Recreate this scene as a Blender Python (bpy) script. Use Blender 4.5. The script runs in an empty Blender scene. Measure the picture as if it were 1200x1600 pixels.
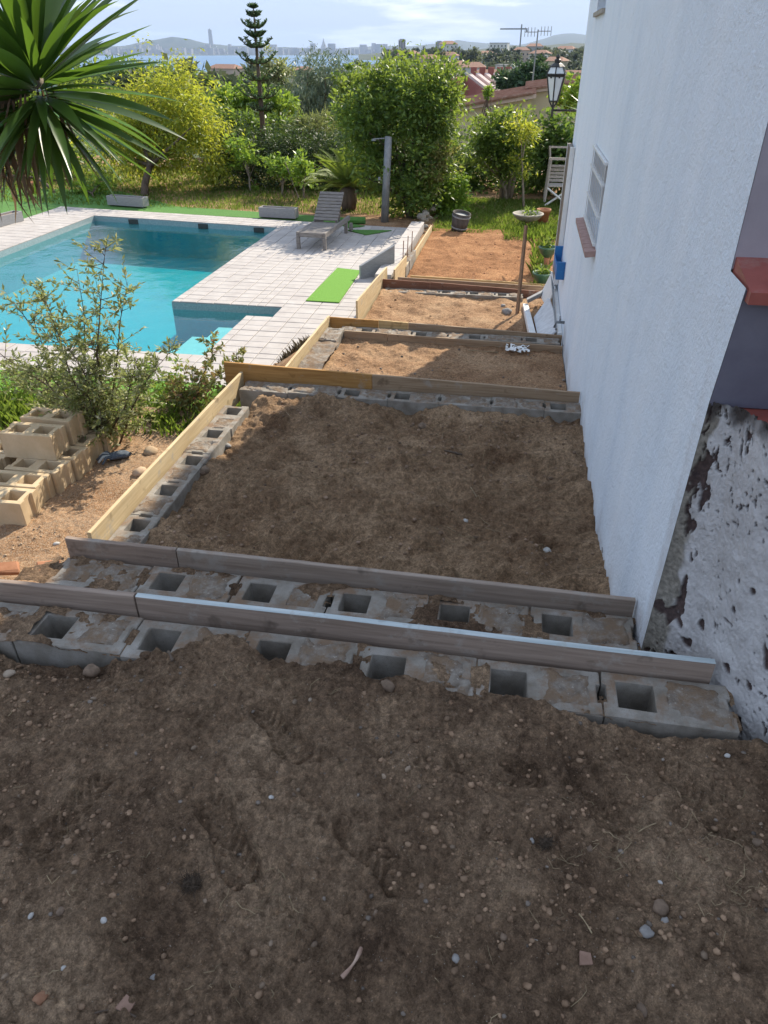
import bpy, bmesh, math, random
import numpy as np
from mathutils import Vector, Matrix, Euler
R = math.radians
random.seed(7)
rng = np.random.default_rng(7)
sc = bpy.context.scene
col = sc.collection

# ------------------------------------------------------------------ camera
CAM_H, PITCH, YAW, FPX = 1.77, math.atan(722 / 1140), R(9.67), 1140.0
cd = bpy.data.cameras.new('camera')
cam = bpy.data.objects.new('camera', cd)
col.objects.link(cam)
cam.location = (0, 0, CAM_H)
cam.rotation_euler = (R(90) - PITCH, 0, YAW)
cd.sensor_fit = 'VERTICAL'
cd.sensor_height = 36
cd.lens = FPX / 1600 * 36
cd.clip_start, cd.clip_end = 0.05, 60000
sc.camera = cam

# ------------------------------------------------------------------ world, sun, exposure
SUN_AZ, SUN_EL = R(22), R(37)
w = bpy.data.worlds.new('World')
sc.world = w
w.use_nodes = True
nt = w.node_tree
nt.nodes.clear()
sky = nt.nodes.new('ShaderNodeTexSky')
sky.sky_type = 'NISHITA'
sky.sun_disc = False
sky.sun_elevation, sky.sun_rotation = SUN_EL, SUN_AZ
sky.altitude, sky.air_density, sky.dust_density, sky.ozone_density = 0, 1.0, 0.35, 2.0
tcw = nt.nodes.new('ShaderNodeTexCoord')
mpw = nt.nodes.new('ShaderNodeMapping')
mpw.inputs['Scale'].default_value = (2.2, 2.2, 16)
mpw.inputs['Location'].default_value = (5.2, 0.3, 0.4)
nzw = nt.nodes.new('ShaderNodeTexNoise')
nzw.inputs['Scale'].default_value = 2.6
nzw.inputs['Detail'].default_value = 9
nzw.inputs['Roughness'].default_value = 0.58
rmw = nt.nodes.new('ShaderNodeValToRGB')
rmw.color_ramp.elements[0].position, rmw.color_ramp.elements[1].position = 0.53, 0.7
cmix = nt.nodes.new('ShaderNodeMix')
cmix.data_type = 'RGBA'
cmix.inputs[7].default_value = (6.6, 6.7, 6.9, 1)
veil = nt.nodes.new('ShaderNodeMix')          # thin even veil of high haze over the whole dome
veil.data_type = 'RGBA'
veil.inputs[0].default_value = 0.92
veil.inputs[7].default_value = (2.45, 3.0, 4.0, 1)
mulw = nt.nodes.new('ShaderNodeMath')
mulw.operation = 'MULTIPLY'
mulw.inputs[1].default_value = 0.78
bg = nt.nodes.new('ShaderNodeBackground')
bg.inputs[1].default_value = 0.15
wo = nt.nodes.new('ShaderNodeOutputWorld')
nt.links.new(tcw.outputs['Generated'], mpw.inputs[0])
nt.links.new(mpw.outputs[0], nzw.inputs[0])
nt.links.new(nzw.outputs[0], rmw.inputs[0])
nt.links.new(rmw.outputs[0], mulw.inputs[0])
nt.links.new(mulw.outputs[0], cmix.inputs[0])
nt.links.new(sky.outputs[0], veil.inputs[6])
nt.links.new(veil.outputs[2], cmix.inputs[6])
nt.links.new(cmix.outputs[2], bg.inputs[0])
nt.links.new(bg.outputs[0], wo.inputs[0])

sl = bpy.data.lights.new('sun', 'SUN')
sl.energy, sl.angle, sl.color = 4.9, R(0.53), (1.0, 0.91, 0.76)
sun = bpy.data.objects.new('sun', sl)
col.objects.link(sun)
sdir = Vector((math.sin(SUN_AZ) * math.cos(SUN_EL), math.cos(SUN_AZ) * math.cos(SUN_EL), math.sin(SUN_EL)))
sun.rotation_euler = sdir.to_track_quat('Z', 'Y').to_euler()
sun.location = (8, 20, 30)

vs = sc.view_settings
vs.view_transform, vs.look, vs.exposure, vs.gamma = 'Standard', 'None', 0.75, 1.0
vs.use_curve_mapping = False
sc.render.engine = 'CYCLES'
cy = sc.cycles
cy.use_denoising = True
cy.max_bounces, cy.diffuse_bounces, cy.glossy_bounces, cy.transparent_max_bounces, cy.transmission_bounces, cy.volume_bounces = 8, 4, 3, 12, 4, 0
cy.caustics_reflective = cy.caustics_refractive = False


# ------------------------------------------------------------------ helpers: survey of the place
def ray(x, y):
    a, b = (x - 600) / FPX, (800 - y) / FPX
    f = math.cos(PITCH) + b * math.sin(PITCH)
    u = -math.sin(PITCH) + b * math.cos(PITCH)
    return (a * math.cos(YAW) - f * math.sin(YAW), a * math.sin(YAW) + f * math.cos(YAW), u)


def pz(x, y, z):
    r = ray(x, y)
    t = (z - CAM_H) / r[2]
    return Vector((r[0] * t, r[1] * t, z))


def py_(x, y, Y):
    r = ray(x, y)
    t = Y / r[1]
    return Vector((r[0] * t, Y, CAM_H + r[2] * t))


def mpp(x, y, Y):                      # metres per photo pixel at depth Y
    return Y / ray(x, y)[1] / FPX


def far(x, dist, z):                   # ground position seen in column x, at a distance
    r = ray(x, 78)
    h = math.hypot(r[0], r[1])
    return Vector((r[0] / h * dist, r[1] / h * dist, z))


# ------------------------------------------------------------------ helpers: noise
def hsh(ix, iy, s):
    n = (ix.astype(np.int64) * 374761393 + iy.astype(np.int64) * 668265263 + s * 1442695041) & 0xffffffff
    n = ((n ^ (n >> 13)) * 1274126177) & 0xffffffff
    n = ((n ^ (n >> 16)) * 2246822519) & 0xffffffff
    return ((n ^ (n >> 15)) & 0xffffff) / float(0xffffff)


def vnoise(x, y, s=0):
    x, y = np.asarray(x, float), np.asarray(y, float)
    ix, iy = np.floor(x), np.floor(y)
    fx, fy = x - ix, y - iy
    fx, fy = fx * fx * (3 - 2 * fx), fy * fy * (3 - 2 * fy)
    a, b = hsh(ix, iy, s), hsh(ix + 1, iy, s)
    c, d = hsh(ix, iy + 1, s), hsh(ix + 1, iy + 1, s)
    return (a * (1 - fx) + b * fx) * (1 - fy) + (c * (1 - fx) + d * fx) * fy - 0.5


def fbm(x, y, freq, octv=4, s=0, gain=0.5):
    t, a = 0, 1.0
    for i in range(octv):
        t = t + a * vnoise(np.asarray(x) * freq + 17.3 * i, np.asarray(y) * freq - 9.1 * i, s + i)
        freq, a = freq * 2.03, a * gain
    return t


def clods(x, y, cell, s, dens=0.6, rmax=0.5):
    x, y = np.asarray(x, float) / cell, np.asarray(y, float) / cell
    ix, iy = np.floor(x), np.floor(y)
    out = np.zeros_like(x)
    for dx in (-1, 0, 1):
        for dy in (-1, 0, 1):
            jx, jy = ix + dx, iy + dy
            r = (0.15 + rmax * hsh(jx, jy, s + 2) ** 2) * (hsh(jx, jy, s + 3) < dens)
            d2 = (x - jx - hsh(jx, jy, s)) ** 2 + (y - jy - hsh(jx, jy, s + 1)) ** 2
            out = np.maximum(out, np.sqrt(np.maximum(r * r - d2, 0)))
    return out * cell


def sstep(a, b, x):
    t = np.clip((np.asarray(x, float) - a) / (b - a), 0, 1)
    return t * t * (3 - 2 * t)


# ------------------------------------------------------------------ helpers: objects
def put(o, parent=None, label=None, cat=None, group=None, kind=None):
    col.objects.link(o)
    if parent is not None:
        o.parent = parent
    for k, v in (('label', label), ('category', cat), ('group', group), ('kind', kind)):
        if v:
            o[k] = v
    return o


def thing(name, label, cat, loc=(0, 0, 0), rotz=0, group=None):
    o = bpy.data.objects.new(name, None)
    o.empty_display_size = 0.1
    put(o, None, label, cat, group)
    o.location = loc
    o.rotation_euler = (0, 0, rotz)
    return o


def copy_tree(o, parent=None, label=None, loc=None, rotz=None, scale=None):
    c = o.copy()
    col.objects.link(c)
    c.parent = parent
    for ch in o.children:
        copy_tree(ch, c)
    if label:
        c['label'] = label
    if loc is not None:
        c.location = loc
    if rotz is not None:
        c.rotation_euler = (0, 0, rotz)
    if scale is not None:
        c.scale = scale if hasattr(scale, '__len__') else (scale,) * 3
    return c


def mesh_np(name, V, F, smooth=False, attrs=None):
    V = np.ascontiguousarray(V, np.float32)
    F = np.ascontiguousarray(F, np.int32)
    me = bpy.data.meshes.new(name)
    me.vertices.add(len(V))
    me.vertices.foreach_set('co', V.ravel())
    m, k = F.shape
    me.loops.add(m * k)
    me.loops.foreach_set('vertex_index', F.ravel())
    me.polygons.add(m)
    me.polygons.foreach_set('loop_start', np.arange(m, dtype=np.int32) * k)
    me.polygons.foreach_set('loop_total', np.full(m, k, np.int32))
    if smooth:
        me.polygons.foreach_set('use_smooth', np.ones(m, bool))
    me.update(calc_edges=True)
    for an, av in (attrs or {}).items():
        a = me.attributes.new(an, 'FLOAT', 'POINT')
        a.data.foreach_set('value', np.ascontiguousarray(av, np.float32))
    return me


def npobj(name, V, F, mat, parent=None, smooth=False, world=True, attrs=None, **kw):
    V = np.asarray(V, float)
    if parent is not None and world:
        V = V - np.array(parent.location)[None]
    me = mesh_np(name, V, F, smooth, attrs)
    me.materials.append(mat)
    return put(bpy.data.objects.new(name, me), parent, **kw)


class MB:
    def __init__(s):
        s.v, s.f = [], []

    def add(s, vs, fs):
        n = len(s.v)
        s.v += [tuple(v) for v in vs]
        s.f += [tuple(i + n for i in f) for f in fs]
        return s

    def box(s, x0, x1, y0, y1, z0, z1):
        return s.add([(x, y, z) for z in (z0, z1) for y in (y0, y1) for x in (x0, x1)],
                     [(0, 2, 3, 1), (4, 5, 7, 6), (0, 1, 5, 4), (2, 6, 7, 3), (0, 4, 6, 2), (1, 3, 7, 5)])

    def obox(s, c, size, rot=(0, 0, 0)):
        m = Euler(rot).to_matrix()
        c = Vector(c)
        h = Vector(size) / 2
        vs = [c + m @ Vector((x * h.x, y * h.y, z * h.z)) for z in (-1, 1) for y in (-1, 1) for x in (-1, 1)]
        return s.add(vs, [(0, 2, 3, 1), (4, 5, 7, 6), (0, 1, 5, 4), (2, 6, 7, 3), (0, 4, 6, 2), (1, 3, 7, 5)])

    def tube(s, pts, rad, n=6, cap=True):
        pts = [Vector(p) for p in pts]
        if not hasattr(rad, '__len__'):
            rad = [rad] * len(pts)
        vs, fs = [], []
        for i, p in enumerate(pts):
            d = (pts[min(i + 1, len(pts) - 1)] - pts[max(i - 1, 0)])
            d = d.normalized() if d.length > 1e-9 else Vector((0, 0, 1))
            a = d.cross(Vector((0.31, 0.17, 0.93)) if abs(d.z) < 0.9 else Vector((1, 0.1, 0))).normalized()
            b = d.cross(a)
            for k in range(n):
                t = 2 * math.pi * k / n
                vs.append(p + (a * math.cos(t) + b * math.sin(t)) * rad[i])
        for i in range(len(pts) - 1):
            for k in range(n):
                k2 = (k + 1) % n
                fs.append((i * n + k, i * n + k2, (i + 1) * n + k2, (i + 1) * n + k))
        if cap:
            fs.append(tuple(range(n))[::-1])
            fs.append(tuple((len(pts) - 1) * n + k for k in range(n)))
        return s.add(vs, fs)

    def lathe(s, prof, c, n=16, sx=1, sy=1):
        vs, fs = [], []
        for r, z in prof:
            for k in range(n):
                t = 2 * math.pi * k / n
                vs.append((c[0] + r * math.cos(t) * sx, c[1] + r * math.sin(t) * sy, c[2] + z))
        for i in range(len(prof) - 1):
            for k in range(n):
                k2 = (k + 1) % n
                fs.append((i * n + k, i * n + k2, (i + 1) * n + k2, (i + 1) * n + k))
        fs.append(tuple(range(n))[::-1])
        fs.append(tuple((len(prof) - 1) * n + k for k in range(n)))
        return s.add(vs, fs)

    def prism(s, poly, axis, a, b):
        n = len(poly)
        def P(u, v, t):
            return {'x': (t, u, v), 'y': (u, t, v), 'z': (u, v, t)}[axis]
        return s.add([P(u, v, a) for u, v in poly] + [P(u, v, b) for u, v in poly],
                     [tuple(range(n))[::-1], tuple(range(n, 2 * n))] + [(i, (i + 1) % n, n + (i + 1) % n, n + i) for i in range(n)])

    def mesh(s, name, mat, smooth=False, bevel=0, jitter=0, off=None):
        me = bpy.data.meshes.new(name)
        vs = s.v
        if off is not None:
            vs = [(a - off[0], b - off[1], c - off[2]) for a, b, c in vs]
        me.from_pydata(vs, [], s.f)
        bm = bmesh.new()
        bm.from_mesh(me)
        bmesh.ops.recalc_face_normals(bm, faces=bm.faces)
        if bevel:
            ed = [e for e in bm.edges if len(e.link_faces) == 2 and e.calc_face_angle(0) > 0.5]
            bmesh.ops.bevel(bm, geom=ed, offset=bevel, segments=1, affect='EDGES', clamp_overlap=True)
        if jitter:
            for v in bm.verts:
                v.co += Vector((random.uniform(-1, 1), random.uniform(-1, 1), random.uniform(-1, 1))) * jitter
        bm.to_mesh(me)
        bm.free()
        if smooth:
            me.polygons.foreach_set('use_smooth', [True] * len(me.polygons))
        me.materials.append(mat)
        return me

    def build(s, name, mat, parent=None, smooth=False, bevel=0, jitter=0, **kw):
        off = parent.location if parent is not None else None
        if parent is not None and parent.parent is not None:
            off = parent.parent.location + parent.location
        me = s.mesh(name, mat, smooth, bevel, jitter, off)
        return put(bpy.data.objects.new(name, me), parent, **kw)


# ------------------------------------------------------------------ helpers: materials
MATS = {}


def dusty(m, colr, scale=7, lo=0.47, hi=0.62):
    """loose soil lying on the upward faces"""
    t = m.node_tree
    b = t.nodes['Principled BSDF']
    src = b.inputs['Base Color'].links[0].from_socket
    g = t.nodes.new('ShaderNodeNewGeometry')
    n = noise_node(t, g.outputs['Position'], scale, 7, 0.7)
    r = ramp_node(t, [(lo, (0, 0, 0)), (hi, (1, 1, 1))])
    t.links.new(n.outputs[0], r.inputs[0])
    sx = t.nodes.new('ShaderNodeSeparateXYZ')
    t.links.new(g.outputs['True Normal'], sx.inputs[0])
    up = t.nodes.new('ShaderNodeMapRange')
    up.inputs[1].default_value, up.inputs[2].default_value = 0.5, 0.8
    t.links.new(sx.outputs[2], up.inputs[0])
    mu = t.nodes.new('ShaderNodeMath')
    mu.operation = 'MULTIPLY'
    t.links.new(up.outputs[0], mu.inputs[0])
    t.links.new(r.outputs[0], mu.inputs[1])
    t.links.new(mixc(t, src, colr, mu.outputs[0]), b.inputs['Base Color'])




def nodes(name):
    m = bpy.data.materials.new(name)
    m.use_nodes = True
    t = m.node_tree
    return m, t, t.nodes['Principled BSDF'], t.nodes['Material Output']


def ramp_node(t, stops):
    r = t.nodes.new('ShaderNodeValToRGB')
    e = r.color_ramp.elements
    while len(e) < len(stops):
        e.new(0.5)
    for i, (p, c) in enumerate(stops):
        e[i].position = p
        e[i].color = (c[0], c[1], c[2], 1)
    return r


def noise_node(t, vec, scale, detail=5, rough=0.55):
    n = t.nodes.new('ShaderNodeTexNoise')
    n.inputs['Scale'].default_value = scale
    n.inputs['Detail'].default_value = detail
    n.inputs['Roughness'].default_value = rough
    t.links.new(vec, n.inputs['Vector'])
    return n


def mixc(t, a, b, fac, mode='MIX'):
    n = t.nodes.new('ShaderNodeMix')
    n.data_type = 'RGBA'
    n.blend_type = mode
    for sock, v in ((n.inputs[6], a), (n.inputs[7], b), (n.inputs[0], fac)):
        if hasattr(v, 'is_linked'):
            t.links.new(v, sock)
        else:
            sock.default_value = (*v, 1) if hasattr(v, '__len__') else v
    return n.outputs[2]


def pm(name, stops, scale=5, rough=0.8, detail=6, bump=0, bscale=60, bdist=0.01, stretch=(1, 1, 1), spec=0.25,
       metal=0, speck=None, island=0, obj=False, nrough=0.6):
    m, t, b, out = nodes(name)
    if obj:
        vec = t.nodes.new('ShaderNodeTexCoord').outputs['Object']
    else:
        vec = t.nodes.new('ShaderNodeNewGeometry').outputs['Position']
    mp = t.nodes.new('ShaderNodeMapping')
    mp.inputs['Scale'].default_value = stretch
    t.links.new(vec, mp.inputs[0])
    n = noise_node(t, mp.outputs[0], scale, detail, nrough)
    c = ramp_node(t, stops)
    t.links.new(n.outputs[0], c.inputs[0])
    cc = c.outputs[0]
    if speck:                                   # (scale, lo, hi, colour)
        n2 = noise_node(t, vec, speck[0], 3)
        r2 = ramp_node(t, [(speck[1], (0, 0, 0)), (speck[2], (1, 1, 1))])
        t.links.new(n2.outputs[0], r2.inputs[0])
        cc = mixc(t, cc, speck[3], r2.outputs[0])
    if island:
        g = t.nodes.new('ShaderNodeNewGeometry')
        mr = t.nodes.new('ShaderNodeMapRange')
        mr.inputs[3].default_value, mr.inputs[4].default_value = 1 - island, 1 + island
        t.links.new(g.outputs['Random Per Island'], mr.inputs[0])
        hv = t.nodes.new('ShaderNodeHueSaturation')
        t.links.new(mr.outputs[0], hv.inputs['Value'])
        t.links.new(cc, hv.inputs['Color'])
        cc = hv.outputs[0]
    t.links.new(cc, b.inputs['Base Color'])
    b.inputs['Roughness'].default_value = rough
    b.inputs['Specular IOR Level'].default_value = spec
    b.inputs['Metallic'].default_value = metal
    if bump:
        n3 = noise_node(t, vec if stretch == (1, 1, 1) else mp.outputs[0], bscale, 6, 0.65)
        bp = t.nodes.new('ShaderNodeBump')
        bp.inputs['Strength'].default_value = bump
        bp.inputs['Distance'].default_value = bdist
        t.links.new(n3.outputs[0], bp.inputs['Height'])
        t.links.new(bp.outputs[0], b.inputs['Normal'])
    MATS[name] = m
    return m


def leafmat(name, stops, trans=0.35, tcol=(0.2, 0.3, 0.03), gloss=0.35, sat=1.0):
    m, t, b, out = nodes(name)
    g = t.nodes.new('ShaderNodeNewGeometry')
    c = ramp_node(t, stops)
    t.links.new(g.outputs['Random Per Island'], c.inputs[0])
    n = noise_node(t, g.outputs['Position'], 1.4, 3)
    r = ramp_node(t, [(0.3, (0.72, 0.72, 0.72)), (0.7, (1.25, 1.25, 1.25))])
    t.links.new(n.outputs[0], r.inputs[0])
    cc = mixc(t, c.outputs[0], r.outputs[0], 1.0, 'MULTIPLY')
    t.links.new(cc, b.inputs['Base Color'])
    b.inputs['Roughness'].default_value = gloss
    b.inputs['Specular IOR Level'].default_value = 0.4
    tr = t.nodes.new('ShaderNodeBsdfTranslucent')
    t.links.new(mixc(t, cc, tcol, 0.65), tr.inputs[0])
    mx = t.nodes.new('ShaderNodeMixShader')
    mx.inputs[0].default_value = trans
    t.links.new(b.outputs[0], mx.inputs[1])
    t.links.new(tr.outputs[0], mx.inputs[2])
    t.links.new(mx.outputs[0], out.inputs[0])
    MATS[name] = m
    return m


def wood(name, c1, c2, axis, rough=0.75):
    st = {'x': (1.2, 26, 26), 'y': (26, 1.2, 26), 'z': (26, 26, 1.2)}[axis]
    mid = tuple((a + b_) / 2 for a, b_ in zip(c1, c2))
    m = pm(name, [(0.3, c1), (0.5, mid), (0.7, c2)], 2.2, rough, 8, 0.35, 3.0, 0.004, st, 0.2,
           speck=(9, 0.62, 0.75, tuple(x * 0.6 for x in c1)))
    t = m.node_tree                       # dried cement smears
    b = t.nodes['Principled BSDF']
    n = noise_node(t, t.nodes.new('ShaderNodeNewGeometry').outputs['Position'], 6.5, 8, 0.72)
    r = ramp_node(t, [(0.57, (0, 0, 0)), (0.66, (0.6, 0.6, 0.6))])
    t.links.new(n.outputs[0], r.inputs[0])
    t.links.new(mixc(t, b.inputs['Base Color'].links[0].from_socket, (0.36, 0.33, 0.29), r.outputs[0]), b.inputs['Base Color'])
    return m


concrete = pm('block_concrete', [(0.3, (0.17, 0.145, 0.115)), (0.5, (0.27, 0.245, 0.21)), (0.72, (0.37, 0.345, 0.31))], 9, 0.92, 8, 0.55, 260, 0.004,
              speck=(330, 0.6, 0.72, (0.14, 0.13, 0.115)))
dusty(concrete, (0.22, 0.15, 0.1))
concrete_new_lit = pm('sunlit_new_concrete', [(0.3, (0.5, 0.37, 0.22)), (0.7, (0.62, 0.48, 0.31))], 7, 0.92, 8, 0.45, 240, 0.004,  # unlaid blocks, warm sunlight and ground bounce mixed into the colour
                  speck=(300, 0.62, 0.75, (0.3, 0.26, 0.2)))
mortar = pm('mortar_fill', [(0.3, (0.14, 0.11, 0.085)), (0.5, (0.24, 0.205, 0.17)), (0.72, (0.34, 0.31, 0.265))], 24, 0.95, 6, 0.9, 130, 0.008,
            speck=(90, 0.62, 0.7, (0.42, 0.39, 0.34)))
dusty(mortar, (0.21, 0.145, 0.095), 11, 0.42, 0.58)
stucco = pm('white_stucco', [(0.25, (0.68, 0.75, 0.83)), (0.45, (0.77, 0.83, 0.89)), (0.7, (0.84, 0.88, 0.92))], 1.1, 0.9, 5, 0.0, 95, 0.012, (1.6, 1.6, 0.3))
_t = stucco.node_tree
_g = _t.nodes.new('ShaderNodeNewGeometry')
_n = noise_node(_t, _g.outputs['Position'], 75, 5, 0.6)
_b0 = _t.nodes.new('ShaderNodeBump')
_b0.inputs['Strength'].default_value = 0.35
_b0.inputs['Distance'].default_value = 0.05
_n0 = noise_node(_t, _g.outputs['Position'], 5, 4, 0.6)
_t.links.new(_n0.outputs[0], _b0.inputs['Height'])
_b = _t.nodes.new('ShaderNodeBump')
_t.links.new(_b0.outputs[0], _b.inputs['Normal'])
_b.inputs['Strength'].default_value = 0.75
_b.inputs['Distance'].default_value = 0.012
_t.links.new(_n.outputs[0], _b.inputs['Height'])
_t.links.new(_b.outputs[0], _t.nodes['Principled BSDF'].inputs['Normal'])
_a = _t.nodes.new('ShaderNodeAttribute')
_a.attribute_name = 'splash'
_n2 = noise_node(_t, _g.outputs['Position'], 30, 5, 0.7)
_m = _t.nodes.new('ShaderNodeMath')
_m.operation = 'MULTIPLY'
_t.links.new(_a.outputs['Fac'], _m.inputs[0])
_t.links.new(_n2.outputs[0], _m.inputs[1])
_bc = _t.nodes['Principled BSDF'].inputs['Base Color']
_t.links.new(mixc(_t, _bc.links[0].from_socket, (0.3, 0.21, 0.14), _m.outputs[0]), _bc)
wall_mauve = pm('mauve_paint', [(0.25, (0.27, 0.24, 0.265)), (0.5, (0.34, 0.3, 0.33)), (0.75, (0.4, 0.36, 0.39))], 2.5, 0.8, 5, 0.25, 80, 0.004)
wall_purple = pm('purple_paint', [(0.25, (0.105, 0.1, 0.135)), (0.5, (0.145, 0.14, 0.18)), (0.75, (0.19, 0.185, 0.225))], 3.5, 0.75, 5, 0.25, 80, 0.004)
red_tile = pm('red_sill_tile', [(0.35, (0.24, 0.06, 0.045)), (0.65, (0.32, 0.085, 0.065))], 12, 0.45, 5, 0.1, 90, 0.003, spec=0.5)
dusty(red_tile, (0.3, 0.24, 0.2), 9, 0.5, 0.75)
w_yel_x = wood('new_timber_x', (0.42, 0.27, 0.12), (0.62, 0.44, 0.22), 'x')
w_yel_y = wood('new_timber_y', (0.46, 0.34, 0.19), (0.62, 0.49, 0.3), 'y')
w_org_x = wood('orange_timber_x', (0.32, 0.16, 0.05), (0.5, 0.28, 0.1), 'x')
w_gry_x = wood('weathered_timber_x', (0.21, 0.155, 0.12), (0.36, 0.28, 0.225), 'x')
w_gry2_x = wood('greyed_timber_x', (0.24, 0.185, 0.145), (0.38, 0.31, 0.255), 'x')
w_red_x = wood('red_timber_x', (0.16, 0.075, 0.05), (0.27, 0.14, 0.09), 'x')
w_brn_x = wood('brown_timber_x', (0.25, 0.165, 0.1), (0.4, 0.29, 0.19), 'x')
w_blue_x = wood('pale_blue_edge_x', (0.36, 0.42, 0.43), (0.55, 0.6, 0.6), 'x')  # paler, bluer timber colour for the upward faces of a plank
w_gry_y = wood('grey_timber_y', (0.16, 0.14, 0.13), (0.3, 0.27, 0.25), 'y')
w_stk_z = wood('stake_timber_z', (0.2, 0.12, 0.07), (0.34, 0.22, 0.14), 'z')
white_paint = pm('white_paint', [(0.3, (0.68, 0.68, 0.66)), (0.7, (0.8, 0.8, 0.78))], 8, 0.5, 4, 0.1, 60, 0.003)
metal_grey = pm('grey_metal', [(0.3, (0.16, 0.17, 0.18)), (0.7, (0.24, 0.25, 0.26))], 9, 0.45, 4, spec=0.5)
iron_black = pm('black_iron', [(0.3, (0.02, 0.02, 0.02)), (0.7, (0.05, 0.045, 0.04))], 20, 0.5, 4, spec=0.5)
rust = pm('rusty_steel', [(0.3, (0.12, 0.05, 0.025)), (0.7, (0.25, 0.11, 0.05))], 60, 0.8)
glass_dark = pm('dark_glass', [(0.3, (0.02, 0.025, 0.03)), (0.7, (0.05, 0.06, 0.07))], 3, 0.08, 2, spec=0.8)
frost = pm('frosted_glass', [(0.3, (0.72, 0.76, 0.75)), (0.7, (0.82, 0.84, 0.84))], 7, 0.25, 3, spec=0.5)
blue_paint = pm('blue_paint', [(0.3, (0.02, 0.12, 0.33)), (0.7, (0.03, 0.18, 0.42))], 9, 0.45, 4, spec=0.4)
green_glaze = pm('green_glaze', [(0.3, (0.03, 0.085, 0.05)), (0.7, (0.06, 0.14, 0.085))], 14, 0.35, 4, spec=0.5)
terra = pm('terracotta', [(0.3, (0.28, 0.12, 0.06)), (0.7, (0.42, 0.2, 0.11))], 14, 0.85, 5, 0.2, 80, 0.004)
stone_pot = pm('stone_bowl', [(0.3, (0.3, 0.27, 0.22)), (0.7, (0.42, 0.385, 0.33))], 18, 0.9, 5, 0.3, 90, 0.004)
planter_grey = pm('planter_grey', [(0.3, (0.25, 0.25, 0.25)), (0.7, (0.33, 0.33, 0.33))], 6, 0.7, 5, 0.2, 30, 0.004, (2, 2, 14))
bark = pm('bark', [(0.3, (0.07, 0.05, 0.035)), (0.7, (0.16, 0.12, 0.09))], 14, 0.95, 6, 0.8, 40, 0.015, (1, 1, 0.25))
bark_grey = pm('pale_bark', [(0.3, (0.16, 0.13, 0.1)), (0.7, (0.3, 0.25, 0.2))], 14, 0.95, 6, 0.6, 40, 0.01, (1, 1, 0.25))
stone_mix = pm('pebble', [(0.3, (0.1, 0.08, 0.065)), (0.6, (0.2, 0.165, 0.135)), (0.8, (0.3, 0.27, 0.23))], 25, 0.85, 4, 0.3, 120, 0.004, island=0.35)
stone_white = pm('white_pebble', [(0.3, (0.36, 0.34, 0.31)), (0.7, (0.52, 0.5, 0.47))], 40, 0.7, 4, 0.2, 140, 0.003)
straw = pm('straw', [(0.3, (0.2, 0.145, 0.085)), (0.7, (0.36, 0.28, 0.17))], 30, 0.85, island=0.35)
lounge_wood = pm('weathered_teak', [(0.3, (0.13, 0.115, 0.105)), (0.7, (0.26, 0.235, 0.215))], 8, 0.8, 6, 0.3, 50, 0.004, (1, 8, 8), island=0.2)


def soilmat(name, dark, mid, light, bump=0.9, fleck=(0.42, 0.37, 0.3), fl=(0.7, 0.76)):
    m, t, b, out = nodes(name)
    pos = t.nodes.new('ShaderNodeNewGeometry').outputs['Position']
    n1 = noise_node(t, pos, 2.6, 8, 0.62)
    r1 = ramp_node(t, [(0.32, dark), (0.5, mid), (0.68, light)])
    t.links.new(n1.outputs[0], r1.inputs[0])
    n2 = noise_node(t, pos, 42, 9, 0.78)
    r2 = ramp_node(t, [(0.3, (0.38, 0.36, 0.34)), (0.5, (1, 1, 1)), (0.7, (1.75, 1.7, 1.62))])
    t.links.new(n2.outputs[0], r2.inputs[0])
    cc = mixc(t, r1.outputs[0], r2.outputs[0], 1.0, 'MULTIPLY')
    for vsc, lo, hi in ((95, 0.8, 1.22), (300, 0.72, 1.32)):
        vo = t.nodes.new('ShaderNodeTexVoronoi')
        vo.inputs['Scale'].default_value = vsc
        t.links.new(pos, vo.inputs['Vector'])
        mrv = t.nodes.new('ShaderNodeMapRange')
        mrv.inputs[3].default_value, mrv.inputs[4].default_value = lo, hi
        t.links.new(vo.outputs['Color'], mrv.inputs[0])
        cc = mixc(t, cc, mrv.outputs[0], 1.0, 'MULTIPLY')
    n3 = noise_node(t, pos, 190, 2, 0.5)
    r3 = ramp_node(t, [(fl[0], (0, 0, 0)), (fl[1], (1, 1, 1))])
    t.links.new(n3.outputs[0], r3.inputs[0])
    cc = mixc(t, cc, fleck, r3.outputs[0])
    t.links.new(cc, b.inputs['Base Color'])
    b.inputs['Roughness'].default_value = 0.97
    b.inputs['Specular IOR Level'].default_value = 0.1
    n4 = noise_node(t, pos, 130, 8, 0.72)
    bp = t.nodes.new('ShaderNodeBump')
    bp.inputs['Strength'].default_value = bump
    bp.inputs['Distance'].default_value = 0.02
    t.links.new(n4.outputs[0], bp.inputs['Height'])
    t.links.new(bp.outputs[0], b.inputs['Normal'])
    MATS[name] = m
    return m


soil_front = soilmat('dark_soil', (0.1, 0.063, 0.041), (0.215, 0.144, 0.092), (0.35, 0.246, 0.16))
soil_mid = soilmat('brown_soil', (0.16, 0.097, 0.057), (0.265, 0.174, 0.105), (0.37, 0.253, 0.158))
soil_dry = soilmat('dry_soil', (0.22, 0.125, 0.07), (0.33, 0.2, 0.115), (0.42, 0.275, 0.165), fleck=(0.46, 0.36, 0.22), fl=(0.62, 0.7))
soil_red = soilmat('orange_soil', (0.22, 0.105, 0.05), (0.31, 0.155, 0.075), (0.39, 0.21, 0.105))
gravel = soilmat('orange_gravel', (0.27, 0.145, 0.072), (0.36, 0.215, 0.12), (0.44, 0.29, 0.18), fleck=(0.52, 0.43, 0.32), fl=(0.54, 0.64))

# ================================================================== LARGE STRUCTURE
# ------------------------------------------------------------------ terrain to the horizon, sea, hills
SEA_Z = -41.0


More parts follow.
